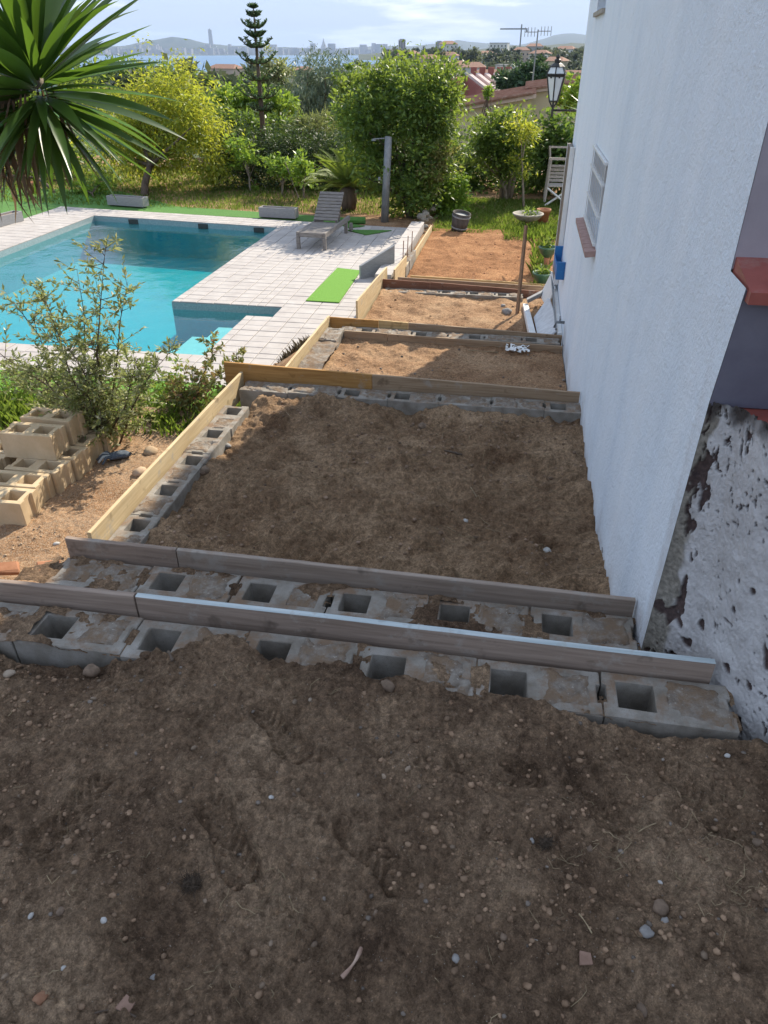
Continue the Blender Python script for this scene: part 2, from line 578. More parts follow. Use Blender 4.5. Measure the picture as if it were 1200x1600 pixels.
def terr(x, y):
    x, y = np.asarray(x, float), np.asarray(y, float)
    r = np.hypot(x, y)
    az = np.degrees(np.arctan2(x, y))
    left = -4.2 - np.clip(r - 34, 0, None) * 0.0215 + 2.5 * fbm(x, y, 1 / 130, 3, 5)
    left = np.where(r > 2100, left - (r - 2100) * 0.02, left)
    right = -5.5 - 6.5 * sstep(40, 130, r) + 8.5 * sstep(200, 900, r) + 3 * sstep(700, 1500, r) + 4 * fbm(x, y, 1 / 170, 3, 8) * sstep(60, 200, r)
    k = sstep(-14, -6, az)
    z = left * (1 - k) + right * k
    z = np.where(r < 34, -4.2, z)
    return np.maximum(z, -70)


az = np.concatenate([np.radians(np.arange(-180, -60, 10)), np.radians(np.arange(-60, 40.1, 0.8)), np.radians(np.arange(50, 181, 10))])
rr = np.concatenate([[0.01, 15, 30], np.geomspace(34, 14000, 90)])
A, RR = np.meshgrid(az, rr)
X, Y = RR * np.sin(A), RR * np.cos(A)
V = np.stack([X, Y, terr(X, Y)], -1).reshape(-1, 3)
na = len(az)
ii, jj = np.meshgrid(np.arange(len(rr) - 1), np.arange(na - 1), indexing='ij')
F = np.stack([ii * na + jj, ii * na + jj + 1, (ii + 1) * na + jj + 1, (ii + 1) * na + jj], -1).reshape(-1, 4)[:, ::-1]
land = pm('dry_hillside', [(0.3, (0.045, 0.07, 0.03)), (0.5, (0.07, 0.09, 0.045)), (0.7, (0.15, 0.14, 0.085))], 0.03, 0.95, 8, 0.5, 0.6, 0.5)
npobj('ground', V, F, land, smooth=True, kind='structure')

seam, t, b, out = nodes('sea_water')
b.inputs['Base Color'].default_value = (0.025, 0.13, 0.27, 1)
b.inputs['Roughness'].default_value = 0.28
b.inputs['IOR'].default_value = 1.33
n = noise_node(t, t.nodes.new('ShaderNodeNewGeometry').outputs['Position'], 0.02, 5)
bp = t.nodes.new('ShaderNodeBump')
bp.inputs['Strength'].default_value = 0.4
bp.inputs['Distance'].default_value = 1.0
t.links.new(n.outputs[0], bp.inputs['Height'])
t.links.new(bp.outputs[0], b.inputs['Normal'])
g = np.linspace(0, 1, 25)
A, RR = np.meshgrid(np.radians(-75 + 75 * g), np.geomspace(1200, 13500, 25))
V = np.stack([RR * np.sin(A), RR * np.cos(A), np.full_like(A, SEA_Z)], -1).reshape(-1, 3)
ii, jj = np.meshgrid(np.arange(24), np.arange(24), indexing='ij')
F24 = np.stack([ii * 25 + jj, (ii + 1) * 25 + jj, (ii + 1) * 25 + jj + 1, ii * 25 + jj + 1], -1).reshape(-1, 4)
npobj('sea', V, F24, seam, kind='structure')

hillmat = pm('far_hills', [(0.35, (0.03, 0.05, 0.035)), (0.65, (0.07, 0.085, 0.06))], 0.004, 0.95, 8, 0.5, 0.02, 8)


def ridge(name, pts, dist, depth, seed, base=-50):
    """a range of hills: crest heights given along photo columns, a rounded body in depth"""
    xs = np.linspace(pts[0][0], pts[-1][0], 160)
    ys = np.interp(xs, [p[0] for p in pts], [p[1] for p in pts])
    ys = ys + 1.3 * fbm(xs, xs * 0, 1 / 26, 4, seed)
    rows = []
    for t_ in np.linspace(0, 1, 13):
        prof = math.sin(math.pi * t_) ** 0.7
        for x_, y_ in zip(xs, ys):
            r_ = ray(x_, y_)
            h = math.hypot(r_[0], r_[1])
            crest = CAM_H + r_[2] / h * dist
            d = dist + (t_ - 0.5) * depth
            z_ = base + (crest - base) * prof * (1 + 0.12 * float(vnoise(x_ / 9, t_ * 7, seed + 3)) * (1 if t_ < 0.45 or t_ > 0.6 else 0))
            rows.append((r_[0] / h * d, r_[1] / h * d, z_))
    n_ = len(xs)
    ii, jj = np.meshgrid(np.arange(12), np.arange(n_ - 1), indexing='ij')
    F_ = np.stack([ii * n_ + jj, ii * n_ + jj + 1, (ii + 1) * n_ + jj + 1, (ii + 1) * n_ + jj], -1).reshape(-1, 4)
    return npobj(name, np.array(rows), F_, hillmat, smooth=True, kind='structure')


ridge('far_mountains', [(-900, 66), (-300, 70), (100, 74), (480, 76), (530, 76), (560, 73), (600, 71), (640, 72), (690, 67), (718, 62), (740, 66), (775, 68), (810, 71), (838, 64), (868, 54), (890, 51), (915, 54), (960, 60), (1100, 58), (1500, 66)], 11000, 3500, 3)
ridge('headland_hills', [(-200, 74), (120, 74), (200, 71), (240, 62), (268, 57), (292, 60), (320, 67), (360, 71), (430, 74), (520, 76), (600, 79)], 9200, 900, 11)
ridge('wooded_hill', [(560, 84), (620, 82), (680, 80), (730, 78), (770, 75), (800, 72), (850, 71), (880, 69), (905, 67), (950, 68), (1100, 70), (1500, 76)], 2600, 900, 21, -20)

# ------------------------------------------------------------------ garden ground
DECK_Z, WATER_Z = -1.35, -1.47


def warp(x, y):
    return x, y - 0.127 * (x + 4.88) * float(sstep(10.2, 15.4, y))


def gz(x, y):
    x, y = np.asarray(x, float), np.asarray(y, float)
    z = -0.9 - 0.5 * sstep(5.0, 6.6, y)
    z = z + 0.02 * fbm(x, y, 1.3, 3, 4)
    z = np.where((x > -2.1) & (y < 10.9), -1.75, z)
    mound = 0.42 * np.exp(-(((x + 2.15) / 0.38) ** 2 + ((y - 7.3) / 0.75) ** 2))
    z = z + np.where((y > 5) & (x < -1.9), mound, 0)
    z = np.where((x > 0.75) & (y < 10.6), -1.75, z)
    edge = np.maximum(np.maximum(-19 - x, x - 8), y - 26.5)
    return z - 2.6 * sstep(0, 4, edge)


gx, gy = np.arange(-24, 13.01, 0.2), np.arange(-6, 32.01, 0.2)
GX, GY = np.meshgrid(gx, gy)
V = np.stack([GX, GY, gz(GX, GY)], -1).reshape(-1, 3)
n = len(gx)
ii, jj = np.meshgrid(np.arange(len(gy) - 1), np.arange(n - 1), indexing='ij')
cx, cyy = gx[jj] + 0.1, gy[ii] + 0.1
keep = ~((cx > -10.2) & (cx < -2.3) & (cyy > 7.4) & (cyy < 16.0)) & ~((cx > -2.0) & (cx < 7.8) & (cyy > -3) & (cyy < 10.4))
F = np.stack([ii * n + jj, ii * n + jj + 1, (ii + 1) * n + jj + 1, (ii + 1) * n + jj], -1)[keep]
npobj('garden_ground', V, F, soil_dry, smooth=True, kind='structure')


# ------------------------------------------------------------------ soil of the terraces
def grid_obj(name, x0, x1, y0, y1, step, fn, mat, **kw):
    gx, gy = np.arange(x0, x1 + step / 2, step), np.arange(y0, y1 + step / 2, step)
    GX, GY = np.meshgrid(gx, gy)
    V = np.stack([GX, GY, fn(GX, GY)], -1).reshape(-1, 3)
    n = len(gx)
    ii, jj = np.meshgrid(np.arange(len(gy) - 1), np.arange(n - 1), indexing='ij')
    F = np.stack([ii * n + jj, ii * n + jj + 1, (ii + 1) * n + jj + 1, (ii + 1) * n + jj], -1).reshape(-1, 4)
    return npobj(name, V, F, mat, smooth=True, kind='structure', **kw)


PRINTS = []
for (ax, ay), (bx, by), dep in (((405, 1105), (480, 1205), .02), ((330, 1255), (385, 1375), .022), ((640, 1400), (540, 1290), .014),
                                ((1060, 1215), (1120, 1280), .014), ((700, 1190), (845, 1215), .018), ((900, 1180), (960, 1290), .012), ((160, 1230), (60, 1330), .012)):
    a, b_ = pz(ax, ay, 0), pz(bx, by, 0)
    PRINTS.append(((a.x + b_.x) / 2, (a.y + b_.y) / 2, math.atan2(b_.y - a.y, b_.x - a.x), 0.15, 0.056, dep * 1.25))


def prints(x, y, plist):
    z = 0
    for cx, cy_, a, L, W, dep in plist:
        u = (x - cx) * math.cos(a) + (y - cy_) * math.sin(a)
        v = -(x - cx) * math.sin(a) + (y - cy_) * math.cos(a)
        wv = W * (1 - 0.28 * np.exp(-((u + 0.02) / 0.05) ** 2))
        d = np.sqrt((u / L) ** 4 + (v / wv) ** 4)
        m = 1 - sstep(0.75, 1.05, d)
        tread = 0.0028 * np.clip(1.6 * np.sin((u + np.abs(v) * 0.9) * 2 * math.pi / 0.03), -1, 1) * sstep(-.12, .12, fbm(x, y, 16, 2, 3))
        rim = 0.006 * np.exp(-((d - 1.18) / 0.13) ** 2)
        z = z - m * (dep * 1.25 - 2.2 * tread) + rim * (0.6 + 1.5 * fbm(x, y, 12, 2, 8))
    return z


def h_front(x, y):
    x, y = np.asarray(x, float), np.asarray(y, float)
    e = 1.7 + 0.05 * fbm(x, x * 0, 5, 3, 31) - 0.03 * sstep(0.15, 0.4, x) - 0.035 * sstep(-1.1, -1.3, x) + 0.10 * np.exp(-((x + 0.86) / 0.12) ** 2) + 0.07 * np.exp(-((x + 0.43) / 0.07) ** 2)
    rise = 0.02 * sstep(1.62, 1.3, y)
    z = -0.002 + rise + 0.075 * fbm(x, y, 2.2, 3, 3) * sstep(1.68, 1.4, y) + 0.03 * fbm(x, y, 7, 3, 13) + 0.05 * np.abs(fbm(x, y, 4.5, 3, 113)) * sstep(1.66, 1.5, y) + 0.02 * fbm(x, y, 26, 3, 23)
    z = z - 0.03 * np.exp(-(((x + 1.42) / 0.35) ** 2 + ((y - 1.62) / 0.12) ** 2))
    rough = 0.35 + 0.65 * sstep(-0.1, 0.25, fbm(x, y, 3, 2, 41))
    z = z + rough * (0.7 * clods(x, y, 0.06, 51, 0.45, 0.36) + 0.95 * clods(x, y, 0.027, 61, 0.65, 0.42)) + 0.9 * clods(x, y, 0.0145, 71, 0.7, 0.42)
    z = z + prints(x, y, PRINTS)
    heap = np.exp(-((x + 0.86) / 0.16) ** 2) + 0.8 * np.exp(-((x + 0.43) / 0.1) ** 2)
    z = z + 0.035 * heap * sstep(1.5, 1.68, y)
    z = z + (0.022 - 0.04 * sstep(0.15, 0.45, x) - 0.045 * sstep(-1.05, -1.3, x)) * sstep(1.5, 1.66, y)
    drop = sstep(e, e + 0.03, y)
    return z * (1 - drop) + (-0.19 + 0.02 * fbm(x, y, 30, 2, 5)) * drop


grid_obj('front_soil', -1.95, 1.45, 0.5, 1.93, 0.0042, h_front, soil_front)
grid_obj('near_soil', -4.2, 4.2, -5.0, 0.56, 0.06, lambda x, y: h_front(x, y) - 0.012 - 0.6 * sstep(-2.2, -3.4, x), soil_front)
grid_obj('front_soil_right', 1.44, 4.2, 0.5, 2.05, 0.03, lambda x, y: -0.02 + 0.03 * fbm(x, y, 3, 3, 3), soil_front)
grid_obj('front_soil_left', -4.2, -1.94, 0.5, 1.93, 0.02, lambda x, y: -0.03 + 0.03 * fbm(x, y, 3, 3, 3) - 0.16 * sstep(1.64, 1.68, y) - 0.62 * sstep(-2.3, -3.2, x), soil_front)

P2 = [(pz(x_, y_, -.63).x, pz(x_, y_, -.63).y, a_, 0.14, 0.05, 0.014) for x_, y_, a_ in
      ((480, 880, 0.4), (590, 855, 0.9), (520, 845, 0.7), (700, 790, 2.2), (450, 720, 0.5), (860, 870, 1.2), (340, 790, .2), (620, 700, 2.6), (790, 720, .3))]


def h_t2(x, y):
    x, y = np.asarray(x, float), np.asarray(y, float)
    z = -0.6 + 0.1 * fbm(x, y, 1.6, 3, 6) + 0.08 * np.abs(fbm(x, y, 3.2, 3, 116)) + 0.06 * fbm(x, y, 6, 3, 16) + 0.03 * fbm(x, y, 18, 3, 26) - .02
    z = z + 0.6 * clods(x, y, 0.11, 33, 0.4, 0.4) + 0.8 * clods(x, y, 0.045, 43, 0.6, 0.42) + prints(x, y, P2)
    z = z + 0.05 * sstep(0.2, 0.6, x) * (0.5 + fbm(x, y, 4, 2, 9))
    z = z - 0.05 * sstep(-1.75, -1.9, x)
    return z


def h_t3(x, y):
    return -0.93 + 0.05 * fbm(x, y, 2, 3, 7) + 0.03 * fbm(x, y, 9, 3, 17) + 0.45 * clods(x, y, 0.07, 35, 0.35, 0.4)


def h_t4(x, y):
    return -1.215 + 0.05 * fbm(x, y, 2, 3, 8) + 0.03 * fbm(x, y, 8, 3, 18) + 0.4 * clods(x, y, 0.08, 36, 0.3, 0.4)


def h_t5(x, y):
    return -1.345 + 0.035 * fbm(x, y, 1.2, 3, 9) + 0.03 * fbm(x, y, 6, 3, 19) + 0.4 * clods(x, y, 0.1, 37, 0.3, 0.4)


def h_path(x, y):
    x, y = np.asarray(x, float), np.asarray(y, float)
    z = -0.86 + 0.04 * fbm(x, y, 2, 3, 27) + 0.45 * clods(x, y, 0.045, 47, 0.6, 0.4) + 0.5 * clods(x, y, 0.022, 57, 0.5, 0.4)
    z = z + 0.2 * sstep(3.2, 2.2, y) - 0.1 * sstep(-3.05, -3.4, x)
    return z


grid_obj('terrace_soil_upper', -1.93, 0.62, 2.44, 5.28, 0.011, h_t2, soil_mid)
grid_obj('terrace_soil_second', -1.8, 0.62, 5.5, 7.68, 0.018, h_t3, soil_dry)
grid_obj('terrace_soil_third', -1.84, 0.62, 7.97, 10.62, 0.022, h_t4, soil_dry)
grid_obj('terrace_soil_lowest', -1.66, 1.3, 10.95, 15.9, 0.03, h_t5, soil_red)
grid_obj('gravel_path', -4.4, -2.15, 1.95, 5.4, 0.012, h_path, gravel)

# ------------------------------------------------------------------ pool and deck
DX0, DX1, DY0, DY1 = -10.62, -1.9, 7.05, 16.15
def in_pool(x, y):
    return (-9.3 < x < -4.88 and 8.0 < y < 15.42) or (-4.9 < x < -3.58 and 8.0 < y < 10.05) or (-3.6 < x < -3.2 and 9.58 < y < 10.05)


pool_tile = pm('pool_mosaic', [(0.35, (0.006, 0.27, 0.32)), (0.65, (0.012, 0.315, 0.365))], 30, 0.4, 4, spec=0.4, speck=(2.0, 0.5, 0.75, (0.01, 0.25, 0.3)))
pool_band = pm('pool_band_mosaic', [(0.35, (0.22, 0.29, 0.3)), (0.65, (0.33, 0.4, 0.41))], 42, 0.4, 4, spec=0.4)
step_tile = pm('pool_step_tile', [(0.35, (0.3, 0.42, 0.42)), (0.65, (0.36, 0.48, 0.47))], 12, 0.5)
corners = [(-9.3, 8.0), (-3.58, 8.0), (-3.58, 9.58), (-3.2, 9.58), (-3.2, 10.05), (-4.88, 10.05), (-4.88, 15.42), (-9.3, 15.42)]
basin = MB()
band = MB()
def inset(c):
    x, y = warp(*c)
    ix = 0.004 if c[0] < -9 else -0.004
    iy = 0.004 if c[1] in (8.0, 9.58) else -0.004
    return x + ix, y + iy


cs = [inset(c) for c in corners]
for i in range(len(cs)):
    (x0, y0), (x1, y1) = cs[i], cs[(i + 1) % len(cs)]
    basin.add([(x0, y0, -2.12), (x1, y1, -2.12), (x1, y1, -1.62), (x0, y0, -1.62)], [(0, 1, 2, 3)])
    band.add([(x0, y0, -1.62), (x1, y1, -1.62), (x1, y1, -1.365), (x0, y0, -1.365)], [(0, 1, 2, 3)])
basin.add([(x, y, -2.12) for x, y in cs], [tuple(range(len(cs)))])
pb = basin.build('pool', pool_tile, kind='structure')
band.build('waterline_band', pool_band, pb)
for i, (xa, xb, zz) in enumerate(((-4.0, -3.586, -1.54), (-4.42, -4.0, -1.7), (-4.86, -4.42, -1.86))):
    MB().box(xa, xb - 0.003, 8.005, 9.57, -2.118, zz).build('pool_step', step_tile, pb)
for (fx, fz) in ((-8.3, -1.42), (-6.6, -1.42), (-5.3, -1.42)):
    x_, y_ = warp(fx, 15.42)
    MB().box(x_ - 0.11, x_ + 0.11, y_ - 0.03, y_ - 0.004, fz - 0.06, fz + 0.04).build('skimmer_opening', iron_black, pb)

wm, t, b, out = nodes('pool_water')
t.nodes.remove(b)
tr = t.nodes.new('ShaderNodeBsdfTransparent')
tr.inputs[0].default_value = (0.6, 0.98, 1.0, 1)
gl = t.nodes.new('ShaderNodeBsdfGlossy')
gl.inputs['Roughness'].default_value = 0.03
lw = t.nodes.new('ShaderNodeLayerWeight')
lw.inputs[0].default_value = 0.5
pw5 = t.nodes.new('ShaderNodeMath')
pw5.operation = 'POWER'
pw5.inputs[1].default_value = 5.0
t.links.new(lw.outputs['Facing'], pw5.inputs[0])
fr = t.nodes.new('ShaderNodeMapRange')
fr.inputs[3].default_value, fr.inputs[4].default_value = 0.02, 1.0
t.links.new(pw5.outputs[0], fr.inputs[0])
mx = t.nodes.new('ShaderNodeMixShader')
n = noise_node(t, t.nodes.new('ShaderNodeNewGeometry').outputs['Position'], 2.2, 4)
bp = t.nodes.new('ShaderNodeBump')
bp.inputs['Strength'].default_value = 0.14
bp.inputs['Distance'].default_value = 0.1
t.links.new(n.outputs[0], bp.inputs['Height'])
t.links.new(bp.outputs[0], gl.inputs['Normal'])
t.links.new(fr.outputs[0], mx.inputs[0])
t.links.new(tr.outputs[0], mx.inputs[1])
t.links.new(gl.outputs[0], mx.inputs[2])
t.links.new(mx.outputs[0], out.inputs[0])
me = bpy.data.meshes.new('pool_water')
me.from_pydata([(x, y, WATER_Z) for x, y in cs], [], [tuple(range(len(cs)))])
me.materials.append(wm)
put(bpy.data.objects.new('pool_water', me), None, kind='structure')

deck_tile = pm('deck_tile', [(0.3, (0.37, 0.335, 0.315)), (0.5, (0.42, 0.385, 0.36)), (0.7, (0.46, 0.425, 0.4))], 5, 0.75, 6, 0.25, 90, 0.003, island=0.05, speck=(1.1, 0.55, 0.8, (0.36, 0.32, 0.3)))
deck_grout = pm('deck_grout', [(0.3, (0.27, 0.24, 0.225)), (0.7, (0.33, 0.3, 0.28))], 9, 0.95)


def lines(a, b_, step, keys):
    ls = [x for x in np.arange(b_, a - 1e-6, -step)] + [a]
    ls = [x for x in ls if all(abs(x - k) > 0.09 for k in keys)] + list(keys)
    return sorted(set(round(float(x), 4) for x in ls))


xs = lines(DX0, DX1, 0.26, [-9.3, -4.88, -3.58, -3.2, DX0, DX1])
ys = lines(DY0, DY1, 0.205, [8.0, 9.58, 10.05, 15.42, DY0, DY1])
slab = MB()
tiles = []
for i in range(len(xs) - 1):
    for j in range(len(ys) - 1):
        x0, x1, y0, y1 = xs[i], xs[i + 1], ys[j], ys[j + 1]
        if in_pool((x0 + x1) / 2, (y0 + y1) / 2):
            continue
        slab.add([(*warp(x, y), z) for z in (-1.5, -1.362) for y in (y0, y1) for x in (x0, x1)], [(4, 5, 7, 6), (0, 2, 3, 1)] + [f for f in ((0, 1, 5, 4), (2, 6, 7, 3), (0, 4, 6, 2), (1, 3, 7, 5))])
        tiles.append((x0, x1, y0, y1))
deck = slab.build('pool_deck', deck_grout, kind='structure')


def tile_mesh(mb, x0, x1, y0, y1):
    g, e, dz = 0.004, 0.008, random.uniform(-0.002, 0.002)
    q = [warp(x, y) for x, y in ((x0 + g, y0 + g), (x1 - g, y0 + g), (x1 - g, y1 - g), (x0 + g, y1 - g))]
    p = [warp(x, y) for x, y in ((x0 + g + e, y0 + g + e), (x1 - g - e, y0 + g + e), (x1 - g - e, y1 - g - e), (x0 + g + e, y1 - g - e))]
    vs = [(x, y, -1.368) for x, y in q] + [(x, y, -1.354 + dz) for x, y in q] + [(x, y, -1.35 + dz) for x, y in p]
    fs = [(0, 1, 5, 4), (1, 2, 6, 5), (2, 3, 7, 6), (3, 0, 4, 7), (4, 5, 9, 8), (5, 6, 10, 9), (6, 7, 11, 10), (7, 4, 8, 11), (8, 9, 10, 11)]
    mb.add(vs, fs)


def vis_size(tl):
    x, y = (tl[0] + tl[1]) / 2, (tl[2] + tl[3]) / 2
    c, s = math.cos(YAW), math.sin(YAW)
    u, f = x * c + y * s, -x * s + y * c
    d = f * math.cos(PITCH) + 3.12 * math.sin(PITCH)
    px = 600 + FPX * u / d
    a = (tl[1] - tl[0]) * (tl[3] - tl[2]) / d ** 3
    hidden = px < 0 or (px < 300 and y < 8.1) or (x > -2.3 and y < 8.6)
    return -a if not hidden else a


tiles.sort(key=vis_size)
rest = MB()
for k, tl in enumerate(tiles):
    if k < 300:
        m_ = MB()
        tile_mesh(m_, *tl)
        m_.build('paving_tile', deck_tile, deck)
    else:
        tile_mesh(rest, *tl)
rest.build('paving_tiles', deck_tile, deck, kind='stuff')

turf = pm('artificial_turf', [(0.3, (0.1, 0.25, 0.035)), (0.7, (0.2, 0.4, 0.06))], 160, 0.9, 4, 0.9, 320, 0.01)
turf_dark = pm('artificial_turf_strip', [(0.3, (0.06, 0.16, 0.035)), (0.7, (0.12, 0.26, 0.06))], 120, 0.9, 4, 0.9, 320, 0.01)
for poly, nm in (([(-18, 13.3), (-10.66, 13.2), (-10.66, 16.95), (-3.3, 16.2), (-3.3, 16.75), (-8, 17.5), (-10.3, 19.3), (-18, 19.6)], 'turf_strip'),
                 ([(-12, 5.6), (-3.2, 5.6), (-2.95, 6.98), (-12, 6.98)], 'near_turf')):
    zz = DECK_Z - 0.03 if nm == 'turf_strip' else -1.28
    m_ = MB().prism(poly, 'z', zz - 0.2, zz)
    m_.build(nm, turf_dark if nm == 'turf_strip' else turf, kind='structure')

# ------------------------------------------------------------------ the white house
HX, HN, HF, HT = 0.62, 2.27, 10.52, 4.75
house = thing('white_house', 'white rough stuccoed house wall along the right side of the terraces', 'house', (HX, 2.3, -0.2))


def holed_wall(ulines, vlines, holes, P, depth, off):
    """wall face in (u, v) cut by rectangular openings with reveals"""
    us = sorted(set([*ulines] + [h[0] for h in holes] + [h[1] for h in holes]))
    vv = sorted(set([*vlines] + [h[2] for h in holes] + [h[3] for h in holes]))
    mb = MB()
    for i in range(len(us) - 1):
        for j in range(len(vv) - 1):
            cu, cv = (us[i] + us[i + 1]) / 2, (vv[j] + vv[j + 1]) / 2
            if any(h[0] < cu < h[1] and h[2] < cv < h[3] for h in holes):
                continue
            mb.add([P(us[i], vv[j], 0), P(us[i + 1], vv[j], 0), P(us[i + 1], vv[j + 1], 0), P(us[i], vv[j + 1], 0)], [(0, 1, 2, 3)])
    for u0, u1, v0, v1 in holes:
        for a, b_ in (((u0, v0), (u1, v0)), ((u1, v0), (u1, v1)), ((u1, v1), (u0, v1)), ((u0, v1), (u0, v0))):
            mb.add([P(*a, 0), P(*b_, 0), P(*b_, depth), P(*a, depth)], [(0, 1, 2, 3)])
    return mb


WIN = (5.95, 7.18, 0.5, 1.09)
UPW = (8.15, 9.2, 2.09, 3.2)
mb = holed_wall(list(np.arange(HN, HF, 0.07)) + [HF], [-1.9] + list(np.arange(-1.3, 0.5, 0.06)) + [1.235, HT], [WIN, UPW], lambda u, v, d: (HX + d, u, v), 0.16, 0)
mb.add([(HX, 2.215, -1.9), (HX, HN, -1.9), (HX, HN, 1.235), (HX, 2.09, 1.235), (HX, 2.155, 0.88), (HX, 2.215, -0.25)], [(0, 1, 2, 3, 4, 5)])
sw_ = mb.build('side_wall', stucco, house)
co = np.empty(len(sw_.data.vertices) * 3, np.float32)
sw_.data.vertices.foreach_get('co', co)
co = co.reshape(-1, 3) + np.array(house.location, np.float32)
gl_y = np.interp(co[:, 1], [2.44, 2.45, 5.4, 5.41, 7.9, 7.91, 10.5], [-0.16, -0.6, -0.6, -0.9, -0.9, -1.2, -1.2])
hgt_ = co[:, 2] - gl_y
spl = (1 - sstep(0.0, 0.22, hgt_ + 0.25 * fbm(co[:, 1], co[:, 2], 5, 3, 55) + 0.02)) * 0.75
at_ = sw_.data.attributes.new('splash', 'FLOAT', 'POINT')
at_.data.foreach_set('value', spl.astype(np.float32))
MB().box(HX + 0.002, 7.5, HN + 0.002, HN + 0.25, 1.24, HT - 0.003).build('front_wall', wall_mauve, house)
MB().prism([(2.094, 1.228), (2.158, 0.868), (HN + 0.2, 0.868), (HN + 0.2, 1.228)], 'x', HX + 0.002, 7.5).build('painted_dado', wall_purple, house)
mb = MB()
mb.add([(HX + 0.006, 2.06, 1.2), (7, 2.06, 1.2), (7, 2.06, 1.232), (HX + 0.006, 2.06, 1.232), (HX + 0.006, 2.275, 1.2), (7, 2.275, 1.2), (7, 2.275, 1.275), (HX + 0.006, 2.275, 1.275)],
       [(0, 1, 2, 3), (3, 2, 6, 7), (0, 3, 7, 4), (4, 5, 1, 0), (4, 7, 6, 5), (1, 5, 6, 2)])
mb.build('ledge_sill', red_tile, house, label='glossy dark red tile sill at the near corner of the house')
MB().box(HX + 0.3, 7.5, HF - 0.2, HF, -1.9, HT - 0.01).box(HX + 0.002, HX + 0.31, HF - 0.19, HF - 0.001, -1.9, HT - 0.012).build('far_wall', stucco, house)
MB().box(7.4, 7.6, HN, HF - 0.21, -1.9, HT - 0.02).build('rear_wall', stucco, house)
MB().box(HX + 0.004, 7.4, HN + 0.26, HF - 0.21, HT - 0.2, HT - 0.02).build('roof', terra, house)
# barred window
win = MB().box(HX + 0.1, HX + 0.155, WIN[0] + 0.002, WIN[1] - 0.002, WIN[2] + 0.002, WIN[2] + 0.04).box(HX + 0.1, HX + 0.155, WIN[0] + 0.002, WIN[1] - 0.002, WIN[3] - 0.04, WIN[3] - 0.002)
for a in (WIN[0] + 0.002, (WIN[0] + WIN[1]) / 2 - 0.02, WIN[1] - 0.042):
    win.box(HX + 0.102, HX + 0.153, a, a + 0.04, WIN[2] + 0.041, WIN[3] - 0.041)
wn = win.build('window', white_paint, house, label='small barred window in the white side wall')
MB().box(HX + 0.135, HX + 0.14, WIN[0], WIN[1], WIN[2], WIN[3]).build('pane', pm('curtained_glass', [(0.3, (0.16, 0.12, 0.12)), (0.7, (0.22, 0.175, 0.17))], 4, 0.6, spec=0.2), wn)
for k in range(9):
    yb = WIN[0] + 0.03 + k * (WIN[1] - WIN[0] - 0.06) / 8
    MB().tube([(HX - 0.012, yb, WIN[2] - 0.0), (HX - 0.012, yb, WIN[3])], 0.003, 6).build('bar', white_paint, wn)
for zb in (WIN[2] + 0.015, WIN[2] + 0.21, WIN[3] - 0.16, WIN[3] - 0.015):
    MB().box(HX - 0.024, HX + 0.002, WIN[0] + 0.01, WIN[1] - 0.01, zb - 0.009, zb + 0.009).build('cross_bar', white_paint, wn)
sill_m = pm('brick_sill', [(0.3, (0.33, 0.2, 0.17)), (0.7, (0.45, 0.3, 0.26))], 25, 0.8, 4, 0.3, 60, 0.004)
for k in range(10):
    ya = WIN[0] - 0.05 + k * 0.135
    MB().obox((HX - 0.005, ya + 0.065, WIN[2] - 0.035), (0.15, 0.125, 0.045), (0, R(-8), 0)).build('sill_brick', sill_m, wn, bevel=0.004)
uw = MB().box(HX + 0.1, HX + 0.155, UPW[0] + .002, UPW[1] - .002, UPW[2] + .002, UPW[2] + 0.05).box(HX + 0.1, HX + 0.155, UPW[0] + .002, UPW[0] + 0.05, UPW[2] + 0.051, UPW[3]).box(HX + 0.1, HX + 0.155, UPW[1] - 0.05, UPW[1] - .002, UPW[2] + 0.051, UPW[3]).build('window', metal_grey, house, label='upper window at the top edge of the white wall')
MB().box(HX + 0.135, HX + 0.14, UPW[0], UPW[1], UPW[2], UPW[3]).build('pane', glass_dark, uw)
MB().box(HX - 0.03, HX + 0.12, UPW[0] - 0.03, UPW[1] + 0.03, UPW[2] - 0.04, UPW[2] - 0.003).build('window_sill', stone_pot, uw)
# shutter folded back at the far corner
sh = MB().box(HX - 0.055, HX - 0.012, 9.85, 10.5, -0.78, 0.78).build('shutter', pm('brown_shutter', [(0.3, (0.13, 0.1, 0.075)), (0.7, (0.22, 0.18, 0.14))], 12, 0.6, 5, 0.2, 40, 0.004, (8, 8, 1)), house, bevel=0.004)
MB().box(HX - 0.06, HX - 0.005, 9.80, 9.848, -0.8, 0.8).box(HX - 0.062, HX - 0.057, 10.44, 10.5, -0.78, 0.78).build('edge_trim', white_paint, sh)
# white skirting boards along the far foot of the wall
MB().box(HX - 0.05, HX - 0.003, 8.05, 10.5, -1.22, -0.86).build('skirting_board', white_paint, house, bevel=0.005)
MB().tube([(HX - 0.07, 8.1, -0.84), (HX - 0.07, 9.2, -0.83), (HX - 0.07, 10.5, -0.82)], 0.014, 6).build('water_pipe', metal_grey, house)

